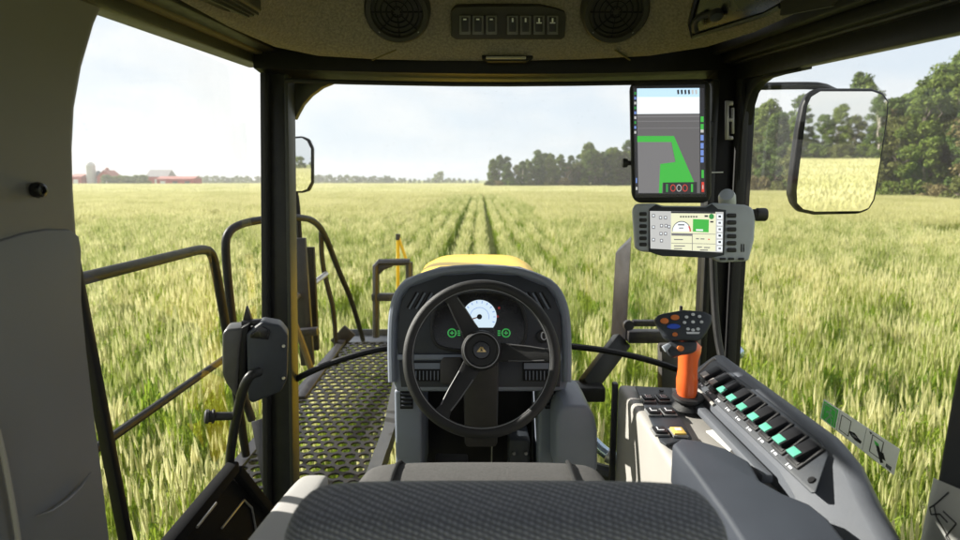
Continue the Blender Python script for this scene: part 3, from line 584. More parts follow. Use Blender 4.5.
b = MB(); b.prism(JP.poly([(662, 346), (668, 343), (672, 345), (666, 352)], -.002), JP.n * -.01, .002); b.build('side_lever', M['tgrey'], nk)
for px, py in ((693, 314.5), (686.5, 317), (699.5, 316.5), (684.5, 322.5), (693, 322), (701.5, 322), (688, 329), (693, 330), (698, 329)): jb(px, py, .0042, .0036, 'whitebtn', rise=.0015)
b = MB(); b.prism(JP.poly([(686, 332), (700, 332), (699, 334), (687, 334)], .001), JP.n * .001, 0); b.build('button_mark', M['whitebtn'], hd)

# =================================================================== GUIDANCE TABLET
TP = Plane(P(670, 140, 1.52), (-.22, -.97, .02))
tab = thing('guidance_screen', 'upright black touchscreen showing a green swath map on the right pillar', 'screen', TP.at(671, 203, -.02))
b = MB(); b.prism(TP.poly([(629.5, 87), (633, 82), (640, 80.5), (702, 79.5), (708, 81), (711, 86), (711.5, 194), (709, 201), (703, 203), (639, 203), (634, 200), (631.5, 194)]), TP.n * -.035, .006, 3); b.build('case', M['frame'], tab)
b = MB(); b.prism(TP.poly([(632.5, 86), (705, 84.5), (706.5, 197), (635, 197.5)], .0005), TP.n * .0012, 0); b.build('bezel', M['gloss'], tab)
b = MB(); e = [.0024]
def lay(pts, m): e[0] += .0001; b.poly(TP.poly(pts, e[0]), m)
mats_s = [M['e_dark'], M['e_white'], M['e_sky'], M['e_grey'], M['e_green'], M['e_red'], M['e_lgrey'], M['e_blue'], M['e_grey2'], M['e_lamp']]
lay([(633.5, 88), (704, 88), (705, 194), (636, 194)], 0)
lay([(637, 88.5), (699.5, 88), (699.5, 98), (637, 98)], 2); lay([(637, 97), (699.5, 97), (699.5, 113.5), (637, 114)], 1)
lay([(637, 114), (699.5, 113.5), (700, 193), (638.5, 193)], 3)
lay([(637.2, 116), (699.5, 115.5), (699.5, 117), (637.2, 117.4)], 8); lay([(637.2, 121), (699.5, 120.6), (699.5, 121.4), (637.2, 121.8)], 8); lay([(637.5, 128), (699.5, 127.6), (699.5, 128.2), (637.5, 128.6)], 8)
lay([(637.3, 136), (674, 136), (680, 150), (694.5, 183), (662.5, 183), (662, 193), (658.8, 193), (660.3, 164), (675.5, 162), (671.5, 142), (637.3, 142)], 4)
lay([(637.6, 142), (671, 142), (675, 162), (660.2, 164), (658.9, 193), (638.4, 193)], 8)
lay([(663, 182.5), (697, 182), (697, 193), (663, 193)], 0)
for k in range(6): lay([(677 + k * 3.6, 90), (679 + k * 3.6, 89.6), (679.3 + k * 3.6, 94), (677.5 + k * 3.6, 94.4)], 0 if k < 4 else 6)
for x in (673, 679, 685):
    lay([(x + 2.6 * math.cos(t), 188 + 3.6 * math.sin(t)) for t in np.linspace(0, 6.283, 12, endpoint=False)], 5 if x != 679 else 6); lay([(x + 2 * math.cos(t), 188 + 2.9 * math.sin(t)) for t in np.linspace(0, 6.283, 12, endpoint=False)], 0)
lay([(666, 184), (668, 184), (668, 192), (666, 192)], 9); lay([(691, 184), (693, 184), (693, 192), (691, 192)], 4)
for k, y in enumerate(np.linspace(92, 131, 9)): lay([(634.3, y), (636.2, y), (636.2, y + 2.6), (634.3, y + 2.6)], (9, 7, 6)[k % 3])
lay([(635.8, 178), (637, 178), (637, 183), (635.8, 183)], 7); lay([(635.8, 187), (637.5, 187), (637.5, 190), (635.8, 190)], 6)
for y, m_ in ((116.5, 4), (127, 6), (124, 4), (135, 7), (143, 7), (150, 7), (157, 7)): lay([(700.6, y), (703.6, y), (703.6, y + 5.5), (700.6, y + 5.5)], m_)
lay([(701.5, 170), (703.8, 170), (703.9, 178), (701.5, 178)], 4); lay([(701.6, 182), (704, 182), (704.2, 192), (701.6, 192)], 5); lay([(702.4, 185), (703.3, 185), (703.3, 189), (702.4, 189)], 6)
b.build('display', mats_s, tab)
b = MB(); k0 = TP.at(631, 163, -.02); b.lathe(k0, (-1, 0, 0), [(.006, 0), (.006, .009), (.011, .010), (.012, .018), (.010, .022), (.0005, .022)], 18); b.build('side_knob', M['rubber'], tab)
b = MB(); b.beam(TP.at(672, 140, -.035), TP.at(705, 130, -.30), .05, .05, bevel=.006); b.build('mount_arm', M['black'], tab)

# =================================================================== TERMINAL
NP = Plane(P(690, 232, 1.47), (-.2, -.97, .13))
ter = thing('terminal', 'wide grey control terminal with cream display and side buttons under the touchscreen', 'terminal', NP.at(692, 262, -.02))
b = MB(); b.prism(NP.poly([(632.5, 208), (636, 203.5), (656, 203), (662, 205.5), (706, 206), (712, 202.5), (745, 204.5), (752, 207), (756, 214), (754.5, 240), (749, 261), (722, 262.5), (711, 256.5), (662, 254.5), (655, 252.5), (640, 251), (635, 247)]), NP.n * -.045, .007, 3); b.build('case', M['tgrey'], ter)
b = MB(); b.prism(NP.poly([(656, 204.5), (662, 207), (706, 207.5), (712, 204), (718, 209), (726, 210), (724, 255), (711, 258), (662, 256), (655, 254), (648.5, 251.5), (649, 209)], .0008), NP.n * .0015, .0005); b.build('bezel', M['ddark'], ter)
b = MB(); e[0] = .0030
def lay2(pts, m): e[0] += .0001; b.poly(NP.poly(pts, e[0]), m)
m2 = [M['e_cream'], M['e_lgrey'], M['e_green'], M['e_dark'], M['e_white'], M['e_red'], M['e_grey2'], M['e_lamp']]
lay2([(650, 211), (723.5, 212), (722.5, 252.5), (650.5, 248.5)], 1); lay2([(671, 211.4), (716, 212), (715.5, 251.5), (671, 249.5)], 0)
lay2([(671, 211.4), (715.5, 211.9), (715.5, 213.6), (671, 213.2)], 3); lay2([(656, 211.2), (670.6, 211.4), (670.6, 248), (657, 247.6)], 1)
for k in range(7): lay2([(680 + k * 2.6, 216), (681.8 + k * 2.6, 216), (681.8 + k * 2.6, 217.4), (680 + k * 2.6, 217.4)], 3)
gcn = (681.5, 231.5)
lay2([(gcn[0] + 9.5 * math.cos(t), gcn[1] - 10.5 * math.sin(t)) for t in np.linspace(0, math.pi, 20)], 3)
lay2([(gcn[0] + 8.9 * math.cos(t), gcn[1] - 9.7 * math.sin(t)) for t in np.linspace(0, math.pi, 20)], 4)
lay2([(gcn[0] + 9.3 * math.cos(t), gcn[1] - 10.2 * math.sin(t)) for t in np.linspace(0, .6, 8)] + [(gcn[0] + 8 * math.cos(t), gcn[1] - 8.8 * math.sin(t)) for t in np.linspace(.6, 0, 8)], 5)
lay2([(678, 224), (684.5, 224), (684.5, 225.5), (678, 225.5)], 6); lay2([(679, 227.5), (683.5, 227.5), (683.5, 228.6), (679, 228.6)], 6)
lay2([(693, 219), (709, 219.6), (708.6, 232.4), (692.8, 231.6)], 2); lay2([(696, 229.2), (703, 229.4), (703, 231), (696, 230.8)], 4)
lay2([(711.5 + 2.6 * math.cos(t), 216.5 + 2.8 * math.sin(t)) for t in np.linspace(0, 6.283, 14, endpoint=False)], 7); lay2([(704.5, 215.2), (708, 215.2), (708, 217), (704.5, 217)], 3); lay2([(710.2, 221), (713.4, 221), (713.4, 222.6), (710.2, 222.6)], 3)
for y in (233.0, 242.8): lay2([(671.2, y), (715.6, y + 1), (715.6, y + 1.5), (671.2, y + .5)], 6)
lay2([(692, 233.4), (692.6, 233.4), (692.6, 250.4), (692, 250.4)], 6); lay2([(671.5, 233.4), (692, 233.8), (692, 236), (671.5, 235.6)], 6)
for x, y, w in ((674, 239, 9), (696, 238.2, 3), (700.5, 238.4, 4), (708, 238.8, 1.8), (674, 245.4, 11), (697, 246.6, 5), (704, 247, 6), (674, 248, 8), (700, 249.5, 8)): lay2([(x, y), (x + w, y + .1), (x + w, y + 1.1), (x, y + 1)], 6 if w > 2 else 5)
for x, y in ((652, 214), (652, 225.5), (652, 238), (659, 216), (664, 216), (660, 224), (664.5, 224), (667.5, 225), (659.5, 232), (660, 239), (664, 232)): lay2([(x, y), (x + 3, y), (x + 3, y + 3.4), (x, y + 3.4)], 6); lay2([(x + .8, y + .8), (x + 2.2, y + .8), (x + 2.2, y + 2.4), (x + .8, y + 2.4)], 4)
for k in range(6):
    y = 214.2 + k * 6.4; lay2([(717, y), (722.4, y + .1), (722.3, y + 4.9), (717, y + 4.7)], 4); lay2([(718.4, y + 1.2), (721, y + 1.2), (721, y + 3.4), (718.4, y + 3.2)], 3 if k in (0, 3, 4) else 6)
b.build('display', m2, ter)
def key(px, py, w, h, mm='rubber'):
    c = NP.at(px, py, .0005); b = MB(); rot = Matrix((X, NP.n.cross(X).normalized(), NP.n)).transposed(); b.box(c + NP.n * .002, (w, h, .006), rot, min(w, h) * .35, 2); b.build('key', M[mm], ter)
for k in range(6): key(643, 214 + k * 6.1, .019, .0095); key(731.5, 215.6 + k * 6.9, .023, .0105)
for px in (722.5, 731, 741): key(px, 259, .015, .006)
b = MB()
for px in (741, 743.2): b.prism(NP.poly([(px, 244), (px + 1, 244), (px + 1, 252), (px, 252)], .0003), NP.n * .0008, 0)
b.build('speaker_slot', M['black'], ter)
b = MB(); k0 = NP.at(748, 214.5, -.012); b.lathe(k0, (1, -.1, 0), [(.006, 0), (.013, .012), (.014, .018), (.016, .020), (.016, .040), (.014, .043), (.0005, .043)], 22); b.build('rotary_knob', M['rubber'], ter)
b = MB(); b.lathe(P(727, 197, 1.6), (-.3, -.6, .5), [(.022, -.03), (.022, 0), (.018, .012), (.0005, .015)], 20); b.build('mount_clamp', M['tgrey'], ter)
b = MB(); b.beam(NP.at(700, 240, -.045), NP.at(712, 235, -.33), .05, .05, bevel=.006); b.build('mount_arm', M['black'], ter)

# =================================================================== STICKERS
def sticker(name, corners, x, label, draw):
    n = Vector((-1, 0, 0)); A, B, C_, D = [PX(px, py, x) for px, py in corners]
    uv = lambda u, v, off=0: (A.lerp(B, u)).lerp(D.lerp(C_, u), v) + n * off
    root = thing(name, label, 'sticker', uv(.5, 1))
    b = MB(); b.solid([uv(0, 0), uv(1, 0), uv(1, 1), uv(0, 1)] + [uv(0, 0, .001), uv(1, 0, .001), uv(1, 1, .001), uv(0, 1, .001)], [(0, 1, 2, 3), (4, 7, 6, 5), (0, 4, 5, 1), (1, 5, 6, 2), (2, 6, 7, 3), (3, 7, 4, 0)])
    b.build('sheet', M['film'], root)
    b = MB(); draw(b, uv); b.build('pictogram', [M['pgreen'], M['ink'], M['film']], root)
def draw_exit(b, uv):
    b.poly([uv(u, v, .0014) for u, v in ((.015, .06), (.235, .06), (.235, .94), (.015, .94))], 0)
    w = lambda pts, m=2, o=.0018: b.poly([uv(u, v, o) for u, v in pts], m)
    fr = [((.03, .12), (.22, .12), (.22, .19), (.03, .19)), ((.03, .19), (.045, .19), (.045, .88), (.03, .88)), ((.205, .19), (.22, .19), (.22, .88), (.205, .88))]
    for f_ in fr: w(f_)
    w([(.135 + .016 * math.cos(t), .29 + .07 * math.sin(t)) for t in np.linspace(0, 6.28, 12, endpoint=False)])
    w([(.10, .38), (.145, .38), (.155, .60), (.12, .60)]); w([(.07, .45), (.10, .38), (.105, .46), (.08, .55)]); w([(.15, .42), (.185, .50), (.18, .56), (.145, .5)])
    w([(.12, .60), (.145, .60), (.10, .90), (.075, .86)]); w([(.14, .60), (.155, .58), (.185, .72), (.18, .9), (.165, .9), (.165, .75)])
    def ring(u0, v0, u1, v1, t, m=1):
        for q in (((u0, v0), (u1, v0), (u1, v0 + t * 3), (u0, v0 + t * 3)), ((u0, v1 - t * 3), (u1, v1 - t * 3), (u1, v1), (u0, v1)), ((u0, v0 + t * 3), (u0 + t, v0 + t * 3), (u0 + t, v1 - t * 3), (u0, v1 - t * 3)), ((u1 - t, v0 + t * 3), (u1, v0 + t * 3), (u1, v1 - t * 3), (u1 - t, v1 - t * 3))): w(q, m)
    for u in (.26, .62): w([(u, 0.02), (u + .004, .02), (u + .004, .98), (u, .98)], 1)
    ring(.29, .14, .43, .86, .010); ring(.70, .10, .84, .82, .010)
    w([(.43, .58), (.50, .52), (.55, .62), (.60, .66), (.59, .78), (.52, .80), (.46, .74), (.43, .66)], 1, .0020)
    w([(.46, .62), (.52, .60), (.54, .68), (.48, .70)], 2, .0023)
    w([(.73, .26), (.79, .30), (.80, .44), (.75, .40)], 0, .0021); w([(.76, .40), (.80, .38), (.88, .84), (.85, .92)], 1, .0022); w([(.78, .55), (.86, .50), (.90, .72), (.83, .74)], 1, .0023); w([(.66, .06), (.70, .06), (.68, .16)], 1, .0021); w([(.91, .78), (.97, .78), (.97, .92), (.91, .92)], 1, .0021); w([(.92, .81), (.96, .81), (.96, .89), (.92, .89)], 2, .0024)
sticker('exit_sticker', [(824, 399), (900, 449), (894, 475), (820.5, 418)], 0.778, 'white strip sticker with green emergency exit pictogram on the right window', draw_exit)
def draw_sheet(b, uv):
    def line(pts, wd=.006):
        for (a, c) in zip(pts[:-1], pts[1:]): b.beam(uv(*a, .0016), uv(*c, .0016), wd * .35, .0006, up=(1, 0, 0), m=1)
    line([(.35, .10), (.12, .36), (.2, .50), (.6, .82), (.75, .95)]); line([(.12, .36), (.05, .42), (.10, .50), (.25, .44), (.40, .50)]); line([(.30, .38), (.55, .46), (.40, .70), (.52, .78)])
sticker('diagram_sticker', [(934, 478), (985, 500), (985, 580), (920, 545)], 0.7175, 'pale sheet with line diagram stuck on the dark right panel', draw_sheet)

# =================================================================== MIRRORS
def mirror(name, label, outer, glass, R, cen, d, stalk):
    Mc = P(*cen, d); V_ = (Mc - CAM).normalized(); N_ = (Vector(R).normalized() - V_).normalized(); pl = Plane(Mc, N_)
    root = thing(name, label, 'mirror', Mc - Z * .25)
    b = MB(); b.prism(pl.poly(outer), -N_ * .04, .010, 3); b.build('housing', M['black'], root)
    b = MB(); b.prism(pl.poly(glass, .0006), N_ * .002, 0); b.build('mirror_glass', M['mirror'], root, angle=10)
    stalk(root, pl)
    return root
def st_r(root, pl):
    b = MB(); b.tube([P(750, 86.5, 1.98), P(800, 85.5, 1.98), P(822, 86, 1.98), P(835, 92, 2.02)], .012, 10, smooth=1); b.build('arm', M['frame'], root)
    b = MB(); b.prism([P(x, y, 1.96) for x, y in [(742, 88), (756, 87), (755, 105), (741, 109)]], (0, .03, 0), .004); b.build('arm_bracket', M['dgrey'], root)
mirror('wing_mirror', 'large black framed wing mirror outside the right window', [(790, 194), (792, 175), (798, 130), (803, 105), (808, 94), (817, 88), (872, 88), (884, 92), (890, 101), (889, 118), (882, 165), (876, 200), (870, 210), (860, 214), (815, 215), (800, 212), (793, 204)],
       [(797, 203), (796.5, 190), (802, 145), (807, 106), (811, 97), (820, 91.5), (872, 91.5), (882, 95), (887, 102), (886, 118), (879, 165), (873, 199), (868, 208), (860, 211), (815, 211.5), (803, 209)], (.33, -.94, -.005), (838, 152), 1.95, st_r)
def st_l(root, pl):
    b = MB(); b.tube([P(294, 188, 3.42), P(297, 200, 3.42), P(299, 230, 3.4), P(301, 262, 3.4)], .016, 8, smooth=1); b.build('arm', M['rail'], root)
mirror('wing_mirror', 'small wing mirror just right of the left front pillar', [(270, 138), (302, 136), (309, 139), (313, 148), (313, 183), (309, 191), (302, 193), (268, 193)], [(271, 140), (302, 138), (307, 141), (311, 149), (311, 182), (307, 189), (302, 191), (269, 191)], (-.25, -.965, .0), (292, 164), 3.4, st_l)

# =================================================================== OUTSIDE: rails, platform, hood
b = MB(); b.tube([Q(-1.1, 1.35, -.27), Q(-1.1, 2.2, -.27), Q(-1.1, 2.36, -.27), Q(-1.1, 2.44, -.29), Q(-1.1, 2.47, -.36), Q(-1.1, 2.58, -.84), Q(-1.1, 2.66, -1.28)], .019, 12, smooth=2)
b.tube([Q(-1.1, 1.2, -.76), Q(-1.1, 2.56, -.76)], .015, 10); b.tube([Q(-1.1, 1.2, -.27), Q(-1.1, 1.2, -1.28)], .018, 10); b.tube([Q(-1.1, 1.2, -.27), Q(-1.1, 1.4, -.27)], .019, 10)
b.build('handrail', M['rail'], None, 'dark tube handrail outside the left door, nearest the grey panel', 'handrail', 'handrails of the left walkway')
rt = thing('handrail', 'arched dark tube handrail passing behind the left front pillar', 'handrail', Q(-1.05, 3.3, -1.3), 'handrails of the left walkway')
b = MB(); b.tube([P(252, 420, 2.75), P(240, 385, 2.72), P(231, 310, 2.70), P(225, 250, 2.70), P(227, 232, 2.72), P(242, 223, 2.8), P(268, 219, 3.0), P(298, 217, 3.3), P(314, 220, 3.55), P(325, 234, 3.75), P(339, 272, 4.1), P(351, 298, 4.3), P(363, 340, 4.75)], .019, 12, smooth=2); b.build('rail_tube', M['rail'], rt)
b = MB(); b.tube([P(321, 232, 3.75), P(322, 262, 3.8), P(328, 288, 3.85), P(334, 310, 3.9), P(337, 365, 3.95)], .026, 8, smooth=1, flat=.6); b.build('post', M['rail'], rt)
b = MB(); b.tube([P(292, 300, 3.2), P(326, 274, 3.75)], .017, 8); b.build('cross_bar', M['silver'], rt)
lad = thing('boarding_ladder', 'dark steel ladder stringers beside the perforated walkway', 'ladder', Q(-1.0, 3.2, -1.35))
b = MB(); b.beam(P(308, 365, 3.3), P(299, 238, 3.3), .075, .03, up=(0, 1, 0), bevel=.004); b.build('stringer', M['bracket'], lad)
b = MB(); b.beam(P(312, 350, 3.42), P(307, 247, 3.42), .085, .03, up=(0, 1, 0), bevel=.004); b.build('stringer', M['rail'], lad)
b = MB(); b.tube([P(293, 320, 3.1), P(303, 345, 3.1), P(312, 372, 3.1)], .018, 8, smooth=1); b.build('brace', M['tan'], lad)
b = MB(); b.beam(P(301, 398, 3.0), P(349, 332, 4.2), .05, .02, bevel=.003); b.beam(P(336, 345, 4.0), P(350, 330, 4.0), .10, .02, up=(0, 1, 0), bevel=.002); b.build('toe_plate', M['bracket'], lad)
b = MB(); b.beam(P(295, 333, 3.2), P(318, 331, 3.2), .05, .04, bevel=.003); b.build('rung', M['bracket'], lad); b = MB(); b.beam(P(258, 420, 2.4), P(270, 485, 2.3), .05, .03, up=(0, 1, 0), bevel=.004); b.build('rung', M['bracket'], lad)
# walkway
wk = thing('walkway', 'dark perforated steel walkway left of the dashboard', 'walkway', Q(-.8, 3.4, -1.34))
gz = -1.30; xl = lambda d: -1.10
def xr(d): return -.50 if d < 3.0 else (-.50 - .06 * (d - 3.0) / .8 if d < 3.8 else -.56 - .19 * (d - 3.8) / 1.1)
vs, fs = [], []
nr = 42; d0, d1 = 2.02, 4.72
for r in range(nr):
    dc = d0 + (r + .5) * (d1 - d0) / nr; hd_ = (d1 - d0) / nr / 2; x0, x1 = xl(dc), xr(dc); ncol = max(4, int(round((x1 - x0) / .066))); cw = (x1 - x0) / ncol
    for c_ in range(ncol):
        xc = x0 + (c_ + .5) * cw; o = len(vs); hw = cw / 2; rr = min(hw, hd_) * .80; xc += (.25 if r % 2 else -.25) * cw
        outp = [(-hw, -hd_), (0, -hd_), (hw, -hd_), (hw, 0), (hw, hd_), (0, hd_), (-hw, hd_), (-hw, 0)]
        for (a, e_) in outp: vs.append(Q(xc + a, dc + e_, gz))
        for q in range(8):
            t = -3 * math.pi / 4 + q * math.pi / 4; vs.append(Q(xc + rr * 1.08 * math.cos(t), dc + rr * 1.08 * math.sin(t), gz))
        for q in range(8):
            t = -3 * math.pi / 4 + q * math.pi / 4; vs.append(Q(xc + rr * math.cos(t), dc + rr * math.sin(t), gz - .008))
        for q in range(8):
            n_ = (q + 1) % 8; fs.append((o + q, o + n_, o + 8 + n_, o + 8 + q)); fs.append((o + 8 + q, o + 8 + n_, o + 16 + n_, o + 16 + q))
b = MB(); b.add(vs, fs); b.build('grating', M['grate'], wk)
b = MB(); ds = np.linspace(2.0, 4.75, 12)
for a, c in zip(ds[:-1], ds[1:]): b.beam(Q(xr(a) + .02, a, gz - .03), Q(xr(c) + .02, c, gz - .025), .06, .075)
b.build('edge_beam', M['beam'], wk)
b = MB(); b.beam(Q(-1.12, 2.0, gz - .03), Q(-1.12, 4.8, gz - .025), .06, .07); b.build('edge_beam', M['bracket'], wk)
b = MB(); b.box(Q(-.93, 4.84, gz - .01), (.42, .22, .02), bevel=.004); b.box(Q(-.93, 4.95, gz + .0), (.42, .02, .10), bevel=.004); b.build('end_plate', M['padblue'], wk)
# front step frame + yellow marker
fr = thing('step_frame', 'dark upright step frame with crossbar beyond the walkway end', 'frame', P(391, 336, 4.75))
b = MB(); b.tube([P(376, 337, 4.75), P(376, 300, 4.75), P(376, 266, 4.75), P(379, 262.5, 4.75), P(410, 262, 4.75)], .036, 8, smooth=0, flat=.8); b.tube([P(409, 262, 4.75), P(410, 335, 4.75)], .03, 8); b.build('outer_frame', M['bracket'], fr)
b = MB(); b.beam(P(372, 297, 4.75), P(410, 297, 4.75), .06, .06, up=(0, 1, 0), bevel=.008); b.build('crossbar', M['bracket'], fr)
b = MB(); b.prism([P(x, y, 4.73) for x, y in [(378, 276), (378, 266), (395, 264), (392, 267), (384, 270)]], (0, .05, 0), .004); b.build('gusset', M['bracket'], fr)
b = MB(); b.tube([P(398, 290, 5.1), P(398, 236, 5.1)], .014, 8, m=0); b.tube([P(398.5, 237, 5.1), P(414, 282, 5.1)], .013, 8, m=0); b.tube([P(398, 240, 5.1), P(398, 234, 5.1)], .020, 8, m=1)
b.build('marker_rod', [M['yellow'], M['bracket']], None, 'yellow forked marker rod sticking up left of the hood', 'marker rod')
# hood
hood = thing('engine_hood', 'yellow rounded engine hood just beyond the dashboard', 'hood', Q(.01, 3.2, -1.5))
rings = []
for d, h, w in ((2.25, -.47, .58), (2.6, -.44, .61), (3.0, -.425, .63), (3.3, -.425, .63), (3.8, -.47, .62), (4.2, -.56, .58), (4.45, -.69, .53), (4.5, -.91, .48)):
    s_ = []
    for t in np.linspace(0, math.pi, 17):
        cxx = math.copysign(abs(math.cos(t)) ** .45, math.cos(t)); czz = math.sin(t) ** .55
        s_.append(Q(-.012 + cxx * w / 2, d, h - .16 + .16 * czz))
    s_ = [Q(-.012 + w / 2 + .02, d, min(-1.2, h - .2))] + s_ + [Q(-.012 - w / 2 - .02, d, min(-1.2, h - .2))]
    rings.append(s_)
b = MB(); b.loft(rings); b.build('cover', M['yellow'], hood, angle=50)
b = MB(); b.box(Q(.01, 3.2, -1.6), (.62, 2.2, .5), bevel=.03); b.build('engine_block', M['bracket'], hood)
# right front support
sup = thing('light_support', 'dark angled steel support arm right of the dashboard', 'support', P(590, 402, 2.35))
b = MB(); b.solid([P(610, 352, 2.5), P(625, 352, 2.4), P(626, 350, 2.6), P(613, 350, 2.68), P(615.5, 253, 2.5), P(631, 239, 2.4), P(631.5, 236, 2.6), P(618, 249, 2.68)], [(0, 1, 2, 3), (4, 7, 6, 5), (0, 4, 5, 1), (1, 5, 6, 2), (2, 6, 7, 3), (3, 7, 4, 0)], .004); b.build('upright_plate', M['bracket'], sup)
b = MB(); b.beam(P(627, 336, 2.4), P(672, 336, 2.4), .055, .05, bevel=.006); b.beam(P(632, 323, 2.38), P(668, 323, 2.38), .03, .025, bevel=.006); b.lathe(P(628, 325, 2.34), (0, -1, .1), [(.0005, 0), (.022, 0), (.02, .02), (.0005, .02)], 16); b.build('side_arm', M['bracket'], sup)
b = MB(); b.beam(P(622, 340, 2.42), P(587, 386, 2.30), .075, .05, up=(0, 1, 0), bevel=.006); b.build('diagonal_arm', M['frame'], sup)
b = MB(); b.box(P(588, 391, 2.28), (.12, .1, .06), bevel=.008); b.build('foot', M['black'], sup)
b = MB(); b.beam(P(668, 395, 2.3), P(668, 344, 2.3), .07, .06, up=(0, 1, 0), bevel=.008); b.build('rear_post', M['brown'], sup)
b = MB(); b.tube([P(681, 330, 1.9), P(681, 306, 1.9)], [.009, .005], 8); b.build('antenna_stub', M['brown'], sup)
b = MB(); b.lathe(P(737, 352, 2.3), (0, -1, 0), [(.0005, -.06), (.02, -.05), (.028, 0), (.022, .02), (.0005, .028)], 20); b.build('work_lamp', M['chrome'], None, 'small blue grey round lamp behind the right front pillar', 'lamp')
hy = thing('hydraulic_pipe', 'shiny steel hydraulic pipe between the dashboard side box and console', 'pipe', P(612, 480, 2.1))
b = MB(); b.tube([P(592, 440, 2.15), P(604, 452, 2.12), P(615, 458, 2.1), P(632, 468, 2.1)], .022, 14, smooth=1); b.build('tube', M['chrome'], hy)
b = MB(); b.lathe(P(607, 454, 2.11), P(615, 458, 2.1) - P(604, 452, 2.12), [(.024, 0), (.030, .003), (.030, .02), (.024, .023)], 16); b.build('fitting', M['silver'], hy)
b = MB(); b.tube([P(594, 470, 2.1), P(610, 474, 2.1), P(628, 490, 2.1)], .03, 10, smooth=1); b.build('hose', M['rubber'], hy)

# =================================================================== SETTING
SUN_AZ, SUN_EL = math.atan2(-.93, .37), math.radians(29)      # sun stands ahead and to the left
S = Vector((math.sin(SUN_AZ) * math.cos(SUN_EL), math.cos(SUN_AZ) * math.cos(SUN_EL), math.sin(SUN_EL)))

def np_obj(name, verts, faces_list, mats, mi, parent=None, smooth=False, link=True):
    me = bpy.data.meshes.new(name); nv = len(verts)
    me.vertices.add(nv); me.vertices.foreach_set('co', np.asarray(verts, dtype=np.float32).ravel())
    sizes = np.array([len(f) for f in faces_list], dtype=np.int32) if not isinstance(faces_list, np.ndarray) else np.full(len(faces_list), faces_list.shape[1], np.int32)
    flat = np.concatenate([np.asarray(f, dtype=np.int32) for f in faces_list]) if not isinstance(faces_list, np.ndarray) else faces_list.astype(np.int32).ravel()
    me.loops.add(len(flat)); me.loops.foreach_set('vertex_index', flat)
    st = np.concatenate([[0], np.cumsum(sizes)[:-1]]).astype(np.int32)
    me.polygons.add(len(sizes)); me.polygons.foreach_set('loop_start', st); me.polygons.foreach_set('loop_total', sizes)
    for mm in mats: me.materials.append(mm)
    me.polygons.foreach_set('material_index', np.asarray(mi, dtype=np.int32))
    if smooth: me.polygons.foreach_set('use_smooth', [True] * len(sizes))
    me.update(); me.validate()
    o = bpy.data.objects.new(name, me)
    if link: COL.objects.link(o)
    if parent: o.parent = parent
    return o

def leaf_mat(name, c0, c1, trans=0.35, big=None):
    m, nt, b = new_mat(name); N, L = nt.nodes, nt.links; out = N['Material Output']
    g = N.new('ShaderNodeNewGeometry'); no = N.new('ShaderNodeTexNoise'); no.inputs['Scale'].default_value = 0.9 if not big else big; no.inputs['Detail'].default_value = 4; L.new(g.outputs['Position'], no.inputs['Vector'])
    oi = N.new('ShaderNodeObjectInfo')
    ad = N.new('ShaderNodeMath'); ad.operation = 'MULTIPLY_ADD'; L.new(oi.outputs['Random'], ad.inputs[0]); ad.inputs[1].default_value = .5; L.new(no.outputs['Fac'], ad.inputs[2])
    ri = N.new('ShaderNodeMath'); ri.operation = 'MULTIPLY_ADD'; L.new(g.outputs['Random Per Island'], ri.inputs[0]); ri.inputs[1].default_value = .5; L.new(ad.outputs[0], ri.inputs[2])
    mr = N.new('ShaderNodeMapRange'); mr.inputs['From Min'].default_value = .6; mr.inputs['From Max'].default_value = 1.2; L.new(ri.outputs[0], mr.inputs['Value'])
    mx = N.new('ShaderNodeMix'); mx.data_type = 'RGBA'; L.new(mr.outputs['Result'], mx.inputs['Factor']); mx.inputs['A'].default_value = (*c0, 1); mx.inputs['B'].default_value = (*c1, 1)
    L.new(mx.outputs['Result'], b.inputs['Base Color']); b.inputs['Roughness'].default_value = .6; b.inputs['Specular IOR Level'].default_value = .12
    t = N.new('ShaderNodeBsdfTranslucent'); L.new(mx.outputs['Result'], t.inputs['Color'])
    ms = N.new('ShaderNodeMixShader'); ms.inputs['Fac'].default_value = trans; L.new(b.outputs['BSDF'], ms.inputs[1]); L.new(t.outputs['BSDF'], ms.inputs[2]); L.new(ms.outputs['Shader'], out.inputs['Surface'])
    return m
W_EAR = leaf_mat('wheat_ear', (0.31, 0.37, 0.08), (0.72, 0.69, 0.39), .4, .25)
W_LEAF = leaf_mat('wheat_leaf', (0.09, 0.20, 0.018), (0.33, 0.42, 0.05), .5, .25)
W_STEM = leaf_mat('wheat_stem', (0.15, 0.26, 0.025), (0.42, 0.46, 0.10), .4, .25)

